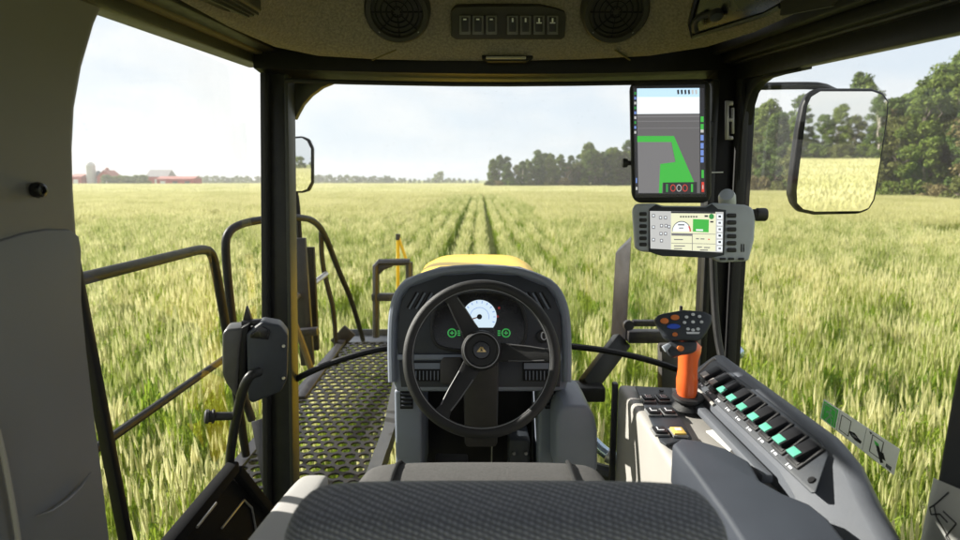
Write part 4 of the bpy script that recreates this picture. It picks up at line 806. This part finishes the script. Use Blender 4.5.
FAR_W = [leaf_mat('wheat_ear_far', (.52, .52, .22), (.70, .67, .38), .4, .12), leaf_mat('wheat_leaf_far', (.24, .31, .06), (.36, .41, .09), .5, .12), leaf_mat('wheat_stem_far', (.32, .37, .08), (.45, .46, .14), .4, .12)]
def wheat_clump(name, size, n, fat, detail, seed, rows=0):
    R = np.random.default_rng(seed); V_, Fq, Mi = [], [], []
    def quad(a, b_, c, d, m): 
        o = len(V_); V_.extend([a, b_, c, d]); Fq.append((o, o + 1, o + 2, o + 3)); Mi.append(m)
    for k in range(n):
        x, y = (R.random(2) - .5) * size
        if rows: x = R.integers(rows) * .55 - (rows - 1) * .275 + R.normal(0, .055)
        hgt = R.normal(.86, .085); lean = R.normal(0, .045, 2) + np.array([.02, .0])
        ang = R.random() * math.pi; wv = np.array([math.cos(ang), math.sin(ang), 0]); base = np.array([x, y, 0.]); tip = np.array([x + lean[0], y + lean[1], hgt])
        mid = base * .5 + tip * .5 + np.array([-lean[0] * .2, -lean[1] * .2, 0]); w = .0022 * fat
        z0 = .0 if detail == 2 else .35
        st = base + (tip - base) * z0
        quad(st - wv * w, st + wv * w, mid + wv * w, mid - wv * w, 2); quad(mid - wv * w, mid + wv * w, tip + wv * w * .7, tip - wv * w * .7, 2)
        # ear: crossed lozenges
        dr = tip - mid; dr /= np.linalg.norm(dr); dr = dr + np.array([*R.normal(0, .085, 2), 0]); dr /= np.linalg.norm(dr); el = R.uniform(.11, .17) * (1 if detail else 1.3); ew = R.uniform(.008, .0115) * fat
        e1 = tip + dr * el * .45; e2 = tip + dr * el
        w2 = np.array([-wv[1], wv[0], 0])
        for q in (wv, w2) if detail else (wv,):
            quad(tip - q * ew * .4, tip + q * ew * .4, e1 + q * ew, e1 - q * ew, 0); quad(e1 - q * ew, e1 + q * ew, e2 + q * ew * .25, e2 - q * ew * .25, 0)
        # awns
        for q in range(4 if detail == 2 else (3 if detail == 1 else 1)):
            s0 = tip + dr * el * R.uniform(.2, .95); av = dr + np.array([*R.normal(0, .13, 2), R.normal(0, .08)]); e3 = s0 + av * R.uniform(.08, .16); aw = .0007 * fat if detail == 2 else .0011 * fat
            quad(s0 - wv * aw, s0 + wv * aw, e3 + wv * aw * .2, e3 - wv * aw * .2, 0)
        # leaves
        for q in range(4 if detail == 2 else 1):
            t = R.uniform(.25, .80); s0 = base + (tip - base) * t; a = R.random() * 2 * math.pi; dv = np.array([math.cos(a), math.sin(a), 0]); L_ = R.uniform(.14, .28); lw = R.uniform(.004, .008) * fat; sv = np.array([-dv[1], dv[0], 0])
            up_ = R.uniform(.9, 1.7); p1 = s0 + dv * L_ * .22 + np.array([0, 0, L_ * .5 * up_]); p2 = s0 + dv * L_ * .5 + np.array([0, 0, L_ * (.5 * up_ - R.uniform(.0, .35))])
            quad(s0 - sv * lw * .6, s0 + sv * lw * .6, p1 + sv * lw, p1 - sv * lw, 1); quad(p1 - sv * lw, p1 + sv * lw, p2 + sv * lw * .15, p2 - sv * lw * .15, 1)
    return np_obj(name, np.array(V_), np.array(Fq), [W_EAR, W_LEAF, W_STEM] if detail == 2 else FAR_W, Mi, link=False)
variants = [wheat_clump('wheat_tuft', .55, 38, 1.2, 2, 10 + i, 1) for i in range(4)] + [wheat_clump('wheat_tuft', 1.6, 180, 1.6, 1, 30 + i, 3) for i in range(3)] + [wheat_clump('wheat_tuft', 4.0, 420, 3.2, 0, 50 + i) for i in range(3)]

def tramline(x, y):        # thinned wheel tracks running ahead
    return (np.abs(x + .62) < .16) | (np.abs(x - .62) < .16) 
pts, idx, scl = [], [], []
def scatter(n, gen, vlo, vhi, smin, smax):
    xy = gen(n); k = rng.integers(vlo, vhi, len(xy)); 
    pts.append(xy); idx.append(k); scl.append(rng.uniform(smin, smax, len(xy)))
def cone(ymin, ymax, slope, xpad=2.0):
    def g(n):
        y = np.sqrt(rng.uniform(ymin ** 2, ymax ** 2, n)); x = rng.uniform(-1, 1, n) * (y * slope + xpad); return np.stack([x, y], 1)
    return g
def near(n):
    x = rng.uniform(-9, 9, n); y = rng.uniform(.5, 9, n); return np.stack([x, y], 1)
def drilled(y0, y1, step, slope):          # even cover close by, so that no bare holes open up
    xs, ys = np.meshgrid(np.arange(-30, 31) * .55 + .06, np.arange(y0, y1, step)); x = xs.ravel(); y = ys.ravel() + rng.normal(0, step * .3, xs.size)
    m_ = np.abs(x) < np.maximum(9, y * slope + 1); return np.stack([x[m_], y[m_]], 1)
scatter(0, lambda n: drilled(.5, 9, .36, .9), 0, 4, .80, 1.15)
scatter(0, lambda n: drilled(9, 31, .34, .88), 0, 4, .80, 1.15)
def centre_strip(n):
    xs, ys = np.meshgrid(np.arange(-5, 6) * .55 + .06, np.arange(31, 75, .34)); return np.stack([xs.ravel(), ys.ravel() + rng.normal(0, .1, xs.size)], 1)
scatter(0, centre_strip, 0, 4, .80, 1.15)
def mid(n):
    q = cone(28, 95, .88)(n); return q[~((np.abs(q[:, 0]) < 3.3) & (q[:, 1] < 76))]
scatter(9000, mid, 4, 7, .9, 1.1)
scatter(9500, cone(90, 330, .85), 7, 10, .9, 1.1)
def wedge(sgn, lo, hi, y0, y1):
    def g(n):
        y = -np.sqrt(rng.uniform(y0 ** 2, y1 ** 2, n)); x = sgn * rng.uniform(lo, hi, n) * -y + sgn * 1.0; return np.stack([x, y], 1)
    return g
scatter(500, wedge(1, .2, .5, 2, 18), 4, 7, .9, 1.1); scatter(1600, wedge(1, .2, .5, 15, 130), 7, 10, .9, 1.1)
scatter(500, wedge(-1, .12, .4, 2, 18), 4, 7, .9, 1.1); scatter(2200, wedge(-1, .12, .4, 15, 260), 7, 10, .9, 1.1)
pts = np.concatenate(pts); idx = np.concatenate(idx); scl = np.concatenate(scl)
rowd = (np.abs(pts[:, 1]) < 75) & (pts[:, 1] > 0)
pts[rowd, 0] = np.round(pts[rowd, 0] / .55) * .55 + .06 + rng.normal(0, .02, rowd.sum())          # drilled in rows
m_ = (pts[:, 1] > 0) & (np.abs(pts[:, 1]) < 76); pts[m_, 0] += np.clip(pts[m_, 0], -2.2, 2.2) * .20      # wider drills straight ahead
for tx in (-.918, .402):                  # the machine's wheel tracks press the rows apart
    d_ = pts[:, 0] - tx; m_ = rowd & (np.abs(d_) < .42); pts[m_, 0] += np.sign(d_[m_]) * .06 + rng.normal(0, .035, m_.sum())
keep = ~((np.abs(pts[:, 0]) < .55) & (pts[:, 1] > -1) & (pts[:, 1] < 5.0))                      # under the machine
keep &= ~((pts[:, 0] > 50 - .0) & (pts[:, 1] > 0)) | (pts[:, 0] < 50)
#keep &= ~(tramline(pts[:, 0], pts[:, 1]) & (pts[:, 1] > 0) & (pts[:, 1] < 140) & (rng.random(len(pts)) < .85))
pts, idx, scl = pts[keep], idx[keep], scl[keep]
me = bpy.data.meshes.new('wheat'); me.vertices.add(len(pts)); me.vertices.foreach_set('co', np.concatenate([pts, np.full((len(pts), 1), .0)], 1).astype(np.float32).ravel())
a = me.attributes.new('pick', 'INT', 'POINT'); a.data.foreach_set('value', idx.astype(np.int32))
a = me.attributes.new('size', 'FLOAT', 'POINT'); a.data.foreach_set('value', scl.astype(np.float32))
a = me.attributes.new('turn', 'FLOAT', 'POINT'); a.data.foreach_set('value', (rng.integers(0, 2, len(pts)) * math.pi + rng.normal(0, .05, len(pts))).astype(np.float32))
wheat = bpy.data.objects.new('wheat', me); COL.objects.link(wheat)
tag(wheat, 'pale green ripening wheat standing all around the tractor', 'wheat', kind='stuff')
ng = bpy.data.node_groups.new('wheat_scatter', 'GeometryNodeTree')
ng.interface.new_socket('Geometry', in_out='INPUT', socket_type='NodeSocketGeometry'); ng.interface.new_socket('Geometry', in_out='OUTPUT', socket_type='NodeSocketGeometry')
N, L = ng.nodes, ng.links; gi = N.new('NodeGroupInput'); go = N.new('NodeGroupOutput'); ip = N.new('GeometryNodeInstanceOnPoints'); jn = N.new('GeometryNodeJoinGeometry')
for v in reversed(variants):
    oi = N.new('GeometryNodeObjectInfo'); oi.inputs['Object'].default_value = v; oi.inputs['As Instance'].default_value = True; L.new(oi.outputs['Geometry'], jn.inputs[0])
def attr(nm, ty):
    n = N.new('GeometryNodeInputNamedAttribute'); n.data_type = ty; n.inputs['Name'].default_value = nm; return n.outputs['Attribute']
ip.inputs['Pick Instance'].default_value = True
L.new(gi.outputs[0], ip.inputs['Points']); L.new(jn.outputs[0], ip.inputs['Instance']); L.new(attr('pick', 'INT'), ip.inputs['Instance Index']); L.new(attr('size', 'FLOAT'), ip.inputs['Scale'])
cx_ = N.new('ShaderNodeCombineXYZ'); L.new(attr('turn', 'FLOAT'), cx_.inputs['Z']); L.new(cx_.outputs[0], ip.inputs['Rotation'])
L.new(ip.outputs[0], go.inputs[0])
md = wheat.modifiers.new('scatter', 'NODES'); md.node_group = ng

# ground
gm, nt, bs_ = new_mat('field_soil'); N, L = nt.nodes, nt.links
g_ = N.new('ShaderNodeNewGeometry'); no = N.new('ShaderNodeTexNoise'); no.inputs['Scale'].default_value = .35; no.inputs['Detail'].default_value = 10; L.new(g_.outputs['Position'], no.inputs['Vector'])
mx = N.new('ShaderNodeMix'); mx.data_type = 'RGBA'; L.new(no.outputs['Fac'], mx.inputs['Factor']); mx.inputs['A'].default_value = (.14, .18, .04, 1); mx.inputs['B'].default_value = (.28, .28, .12, 1); L.new(mx.outputs['Result'], bs_.inputs['Base Color']); bs_.inputs['Roughness'].default_value = 1
bs_.inputs['Specular IOR Level'].default_value = 0
b = MB(); b.poly([Vector((-4000, -4000, 0)), Vector((4000, -4000, 0)), Vector((4000, 4000, 0)), Vector((-4000, 4000, 0))]); gr_ = b.build('ground', gm); tag(gr_, 'flat field soil under the wheat, reaching the horizon', 'ground', kind='structure')

# ---------------------------------------------------------------- trees
BARK = mat('bark', (.16, .13, .10), .9, var=.3, scale=6); BARKP = mat('pale_bark', (.42, .38, .32), .9, var=.25, scale=6)
LEAVES = [leaf_mat('leaf_mid', (.085, .135, .025), (.18, .23, .045), .4), leaf_mat('leaf_dark', (.06, .105, .024), (.135, .19, .04), .35), leaf_mat('leaf_olive', (.085, .105, .025), (.17, .18, .055), .35), leaf_mat('leaf_tan', (.14, .12, .045), (.24, .20, .09), .3)]
def make_tree(seed, hgt, rad, leafm, nclump, nleaf, lsize, low=.15, shape='oval', bark=BARK):
    R = np.random.default_rng(seed)
    b = MB(); n = 6; path = [Vector((R.normal(0, .12) * k, R.normal(0, .12) * k, hgt * .85 * k / n)) for k in range(n + 1)]
    b.tube(path, [max(.03, hgt * .018 * (1 - k / (n + .6))) for k in range(n + 1)], 7)
    cen = []
    for k in range(nclump):
        t = low + (1 - low) * R.random() ** .8
        prof = {'oval': math.sin(math.pi * min(1, .12 + t * .86)) ** .6, 'cone': (1.03 - t) ** .7, 'bush': math.sqrt(max(0.02, 1 - t * t * .9))}[shape]
        a = R.random() * 2 * math.pi; r = rad * prof * math.sqrt(R.uniform(.15, 1)); cen.append((r * math.cos(a), r * math.sin(a), t * hgt * .97))
    for c in cen[:12]:
        z0 = c[2] * .7; tr = path[min(n, int(z0 / (hgt * .85) * n))]; b.tube([Vector((tr.x, tr.y, z0)), Vector((c[0] * .6, c[1] * .6, c[2] * .92)), Vector(c)], [hgt * .006, hgt * .004, .015], 5)
    V_ = []; 
    for c in cen:
        cr = rad * R.uniform(.22, .42); m_ = nleaf
        d = R.normal(0, 1, (m_, 3)); d /= np.linalg.norm(d, axis=1)[:, None]; p = np.array(c) + d * (cr * R.random((m_, 1)) ** .4) * np.array([1, 1, .75])
        nrm = d + R.normal(0, .6, (m_, 3)) + np.array([0, 0, .4]); nrm /= np.linalg.norm(nrm, axis=1)[:, None]
        u = np.cross(nrm, R.normal(0, 1, (m_, 3))); u /= np.linalg.norm(u, axis=1)[:, None]; w = np.cross(nrm, u); s = lsize * R.uniform(.6, 1.3, (m_, 1))
        V_.append(np.stack([p - u * s, p - w * s * .55, p + u * s, p + w * s * .55], 1))
    V_ = np.concatenate(V_).reshape(-1, 3); V_[:, 2] = np.maximum(V_[:, 2], .03); Fq = np.arange(len(V_)).reshape(-1, 4)
    return b, V_, Fq, leafm, bark
class TreeKind:
    def __init__(s, name, *a, **k):
        b, V_, Fq, lm, bark = make_tree(*a, **k); s.name = name
        s.root = None; s.data = (b, V_, Fq, lm, bark)
    def place(s, loc, sc_, rz, label, cat='tree', group=None, zs=1.0):
        if s.root is None:
            r = thing(s.name, label, cat, (0, 0, 0), group); b, V_, Fq, lm, bark = s.data
            b.build('trunk', bark, r); np_obj('crown', V_, Fq, [lm], np.zeros(len(Fq)), parent=r); s.root = r
        else:
            r = s.root.copy(); COL.objects.link(r)
            for ch in s.kids: c = ch.copy(); COL.objects.link(c); c.parent = r
            r['label'] = label
            if group: r['group'] = group
        if not hasattr(s, 'kids'): s.kids = [o for o in COL.objects if o.parent == r]
        r.location = loc; r.rotation_euler = (0, 0, rz); r.scale = (sc_, sc_, sc_ * zs); return r
poplar = [TreeKind('poplar_tree', 100 + i, 13, 2.6, LEAVES[i % 2], 66, 130, .22, low=.06, shape='oval', bark=BARKP if i == 1 else BARK) for i in range(4)]
olive = [TreeKind('broadleaf_tree', 120 + i, 10, 2.8, LEAVES[2], 60, 130, .21, low=.04, shape='oval') for i in range(2)]
spruce = [TreeKind('spruce_tree', 130 + i, 12.5, 2.0, LEAVES[1], 64, 110, .19, low=.05, shape='cone') for i in range(2)]
bush = [TreeKind('bush', 140 + i, 3.2, 2.2, LEAVES[(0, 2, 3)[i]], 26, 70, .2, low=.02, shape='bush') for i in range(3)]
bare = [TreeKind('sparse_tree', 150, 10, 2.2, LEAVES[3], 22, 45, .22, low=.3, shape='oval', bark=BARKP)]
WOOD = 'trees of the wood along the field edge'
def wood_tree(x, y, sc_=None, row=0, where=''):
    u = rng.random()
    if u < .60: k = poplar[rng.integers(4)]; lb = 'tall leafy poplar'
    elif u < .86: k = olive[rng.integers(2)]; lb = 'olive green broadleaf tree'
    elif u < .93: k = spruce[rng.integers(2)]; lb = 'dark pointed spruce'
    else: k = bare[0]; lb = 'thin tan tree with pale bare limbs'
    k.place((x, y, 0), sc_ or rng.uniform(.8, 1.1), rng.random() * 6.28, f'{lb} {where}', 'tree', WOOD, zs=rng.uniform(.9, 1.12))
# far face of the wood, ahead
for row, yy in enumerate((188, 194, 201)):
    for x in np.arange(4 + row * 1.5, 62, 2.9):
        s = (.62 + .42 * min(1, max(0, (x - 6) / 40))) * rng.uniform(.88, 1.1) * (1 + .06 * row)
        wood_tree(x + rng.normal(0, .9), yy + rng.normal(0, 1.5), s, row, 'of the far wood, left of the screens' if x < 46 else 'of the far wood, behind the screens')
# side of the wood, running past on the right
for row, xx in enumerate((52, 57, 63)):
    for y in np.arange(184, 38, -4.2):
        wood_tree(xx + rng.normal(0, 1.1) + max(0, (70 - y)) * .0, y + rng.normal(0, 1.3), rng.uniform(.82, 1.16) * (1.1 + .12 * row), row, 'of the wood outside the right window')
for y in np.arange(186, 44, -5.0):
    k = bush[rng.integers(3)]; k.place((49.3 + rng.normal(0, .6), y, 0), rng.uniform(.6, 1.15), rng.random() * 6.28, 'bush at the foot of the wood right of the field', 'bush', 'bushes at the foot of the wood')
for x in np.arange(3, 50, 4.2):
    k = bush[rng.integers(3)]; k.place((x + rng.normal(0, .8), 185.5 + rng.normal(0, .7), 0), rng.uniform(.6, 1.1), rng.random() * 6.28, 'bush at the foot of the far wood ahead', 'bush', 'bushes at the foot of the wood')
# wood behind, seen in the right mirror
for row, yy in enumerate((-120, -126)):
    for x in np.arange(26, 64, 4.6): wood_tree(x + rng.normal(0, .8), yy + rng.normal(0, 1), rng.uniform(.75, 1.0), 2, 'of the wood seen only in the right mirror')
for x in np.arange(27, 62, 4): bush[rng.integers(3)].place((x, -117 + rng.normal(0, .6), 0), rng.uniform(.7, 1.2), rng.random() * 6.28, 'bush at the foot of the wood seen only in the right mirror', 'bush', 'bushes at the foot of the wood')
# distant hedgerow trees
far = [TreeKind('hedgerow_tree', 160 + i, 6, 3.0, LEAVES[i % 2], 26, 26, .55, low=.05, shape='bush') for i in range(3)]
def hedge(px0, px1, d, lo, hi, n, lab):
    for k in range(n):
        px = px0 + (px1 - px0) * (k + rng.uniform(.2, .8)) / n; p = P(px, 180, d * rng.uniform(.97, 1.03)); far[rng.integers(3)].place((p.x, p.y, 0), rng.uniform(lo, hi), rng.random() * 6.28, lab, 'tree', 'far hedgerow trees on the horizon')
hedge(196, 262, 520, .7, 1.15, 16, 'small far hedgerow tree between the red sheds and the left pillar')
hedge(312, 395, 520, .75, 1.25, 22, 'small far hedgerow tree right of the left mirror on the horizon')
hedge(396, 478, 520, .45, .8, 16, 'low far hedgerow tree on the horizon above the hood')
p = P(439, 180, 470); far[0].place((p.x, p.y, 0), 1.55, 1.0, 'rounder darker lone tree standing on the far horizon', 'tree')
for k in range(16): far[k % 3].place((-30 - k * 7, -255, 0), 1.0, k, 'far hedgerow tree seen only in the left mirror', 'tree', 'far hedgerow trees on the horizon')

# ---------------------------------------------------------------- farm
RED = mat('barn_red', (.40, .06, .05), .8, var=.15, scale=1.5); ROOFG = mat('barn_roof', (.30, .28, .28), .6, var=.15, scale=1.0); ROOFR = mat('red_roof', (.34, .11, .09), .7, var=.15, scale=1); CONC = mat('silo_concrete', (.55, .54, .52), .8, var=.1, scale=1); DKW = mat('dark_opening', (.05, .05, .055), .5); BLUED = mat('dark_silo', (.10, .12, .16), .5); WHT = mat('white_wall', (.75, .75, .72), .7)
FD = 300.0
def fx(px): return P(px, 180, FD).x
def barn(name, label, px0, px1, wall_h, roof_h, dy, rm_=None, wallm=None, doors=1, along=True):
    x0, x1 = fx(px0), fx(px1); y0 = FD + dy; dp = 9.0
    r = thing(name, label, 'barn', ((x0 + x1) / 2, y0, 0))
    b = MB(); b.box(((x0 + x1) / 2, y0 + dp / 2, wall_h / 2), (x1 - x0, dp, wall_h)); 
    if not along:
        b.prism([Vector((x0, y0, wall_h)), Vector((x1, y0, wall_h)), Vector(((x0 + x1) / 2, y0, wall_h + roof_h))], (0, dp, 0))
    b.build('wall', wallm or RED, r)
    b = MB()
    if along:
        b.prism([Vector((x0 - .3, y0 - .3, wall_h)), Vector((x0 - .3, y0 + dp / 2, wall_h + roof_h)), Vector((x0 - .3, y0 + dp + .3, wall_h))], (x1 - x0 + .6, 0, 0))
    else:
        xm = (x0 + x1) / 2
        for a in (x0 - .3, x1 + .3): b.solid([Vector((a, y0 - .3, wall_h - .1)), Vector((xm, y0 - .3, wall_h + roof_h + .1)), Vector((xm, y0 + dp, wall_h + roof_h + .1)), Vector((a, y0 + dp, wall_h - .1)), Vector((a, y0 - .3, wall_h + .15)), Vector((xm, y0 - .3, wall_h + roof_h + .35)), Vector((xm, y0 + dp, wall_h + roof_h + .35)), Vector((a, y0 + dp, wall_h + .15))], [(0, 1, 2, 3), (4, 7, 6, 5), (0, 4, 5, 1), (1, 5, 6, 2), (2, 6, 7, 3), (3, 7, 4, 0)])
    b.build('roof', rm_ or ROOFG, r)
    for k in range(doors):
        xd = x0 + (x1 - x0) * (k + .5) / doors; b = MB(); b.box((xd, y0 - .05, wall_h * .35), (min(2.4, (x1 - x0) / doors * .5), .12, wall_h * .7)); b.build('barn_door', WHT if k == 0 else DKW, r)
    return r
barn('barn', 'small red barn with steep gable beside the pale silo', 97, 112, 4.2, 3.2, 0, ROOFR, RED, 1, False)
barn('barn', 'red barn with broad pale roof behind the green bushes', 131, 153, 4.6, 3.6, 14, ROOFG, RED, 1, True)
barn('shed', 'long low red shed at the right end of the farm', 163, 199, 3.4, 1.3, -6, ROOFR, RED, 3, True)
barn('house', 'tiny white building between bushes and long red shed', 156.5, 161, 2.6, 1.4, 2, ROOFG, WHT, 1, True)
barn('shed', 'red shed at the left end of the farm by the grey panel', 70, 81, 4.5, 1.5, 0, ROOFR, RED, 1, True)
def silo(px, rpx, h, mm, lab):
    x = fx(px); r_ = rpx * FD / 600; t = thing('silo', lab, 'silo', (x, FD + 4, 0))
    b = MB(); b.lathe((x, FD + 4, 0), Z, [(r_, 0), (r_, h)], 20); b.build('wall', mm, t)
    b = MB(); b.lathe((x, FD + 4, h), Z, [(r_ * 1.02, 0), (r_ * .8, r_ * .5), (r_ * .4, r_ * .8), (.01, r_ * .9)], 20); b.build('dome', mm, t)
silo(86.5, 4.3, 10.0, CONC, 'tall pale concrete silo at the farm'); silo(94, 2.2, 6.6, BLUED, 'narrow dark silo right of the pale silo'); silo(103, 2.0, 8.2, ROOFR, 'thin red silo behind the small barn')
for k, px in enumerate((118, 124, 130, 136, 142, 148, 154)):
    bush[0].place((fx(px), FD - 9, 0), rng.uniform(1.3, 1.6), k, 'green bush in the hedge in front of the barns', 'bush', 'bushes in front of the farm')

# ---------------------------------------------------------------- air
hm = bpy.data.materials.new('air'); hm.use_nodes = True; hm.node_tree.nodes.clear(); N, L = hm.node_tree.nodes, hm.node_tree.links
pv = N.new('ShaderNodeVolumePrincipled'); pv.inputs['Color'].default_value = (1, .985, .95, 1); pv.inputs['Density'].default_value = .0006; pv.inputs['Anisotropy'].default_value = .2
L.new(pv.outputs['Volume'], N.new('ShaderNodeOutputMaterial').inputs['Volume'])
b = MB(); b.box((0, 150, 10), (1400, 1100, 22)); hz = b.build('haze', hm); tag(hz, 'thin pale summer haze over the field', 'haze', kind='stuff')
# ---------------------------------------------------------------- light, sky, camera
w = bpy.data.worlds.new('World'); sc.world = w; w.use_nodes = True; N, L = w.node_tree.nodes, w.node_tree.links
bg = N['Background']; sky = N.new('ShaderNodeTexSky'); sky.sky_type = 'NISHITA'; sky.sun_disc = False; sky.sun_elevation = SUN_EL; sky.sun_rotation = SUN_AZ; sky.air_density = 1.0; sky.dust_density = 1.5
tc = N.new('ShaderNodeTexCoord'); mp = N.new('ShaderNodeMapping'); mp.inputs['Location'].default_value = (0.0, 0, 0); mp.inputs['Scale'].default_value = (1.0, 1.0, 2.6); L.new(tc.outputs['Generated'], mp.inputs['Vector'])
no = N.new('ShaderNodeTexNoise'); no.inputs['Scale'].default_value = 2.3; no.inputs['Detail'].default_value = 7; no.inputs['Roughness'].default_value = .55; no.inputs['Distortion'].default_value = .3; L.new(mp.outputs['Vector'], no.inputs['Vector'])
mr = N.new('ShaderNodeMapRange'); mr.interpolation_type = 'SMOOTHSTEP'; mr.inputs['From Min'].default_value = .36; mr.inputs['From Max'].default_value = .60; L.new(no.outputs['Fac'], mr.inputs['Value'])
cl = N.new('ShaderNodeMix'); cl.data_type = 'RGBA'; L.new(mr.outputs['Result'], cl.inputs['Factor']); cl.inputs['A'].default_value = (4.35, 4.8, 5.35, 1); cl.inputs['B'].default_value = (5.5, 5.52, 5.55, 1)
mx = N.new('ShaderNodeMix'); mx.data_type = 'RGBA'; mx.inputs['Factor'].default_value = .93; L.new(sky.outputs['Color'], mx.inputs['A']); L.new(cl.outputs['Result'], mx.inputs['B']); L.new(mx.outputs['Result'], bg.inputs['Color']); bg.inputs['Strength'].default_value = .078
sun = bpy.data.lights.new('sun', 'SUN'); sun.energy = 4.6; sun.angle = math.radians(.53); sun.color = (1, .95, .86); so = bpy.data.objects.new('sun', sun); COL.objects.link(so); so.rotation_euler = S.to_track_quat('Z', 'Y').to_euler(); so.location = (0, 0, 30)
cam = bpy.data.cameras.new('camera'); co = bpy.data.objects.new('camera', cam); COL.objects.link(co); sc.camera = co; co.location = CAM; co.rotation_euler = (math.pi / 2 - TH, 0, 0)
cam.sensor_width = 36; cam.lens = 36 * F / 960; cam.clip_start = .05; cam.clip_end = 9000
cam.dof.use_dof = True; cam.dof.focus_distance = 1.6; cam.dof.aperture_fstop = 4.5
vs_ = sc.view_settings; sc.display_settings.display_device = 'sRGB'; vs_.view_transform = 'Standard'; vs_.look = 'None'; vs_.gamma = 1; vs_.use_curve_mapping = False; vs_.exposure = 1.24
sc.cycles.max_bounces = 8; sc.cycles.transparent_max_bounces = 16; sc.cycles.caustics_reflective = False; sc.cycles.caustics_refractive = False
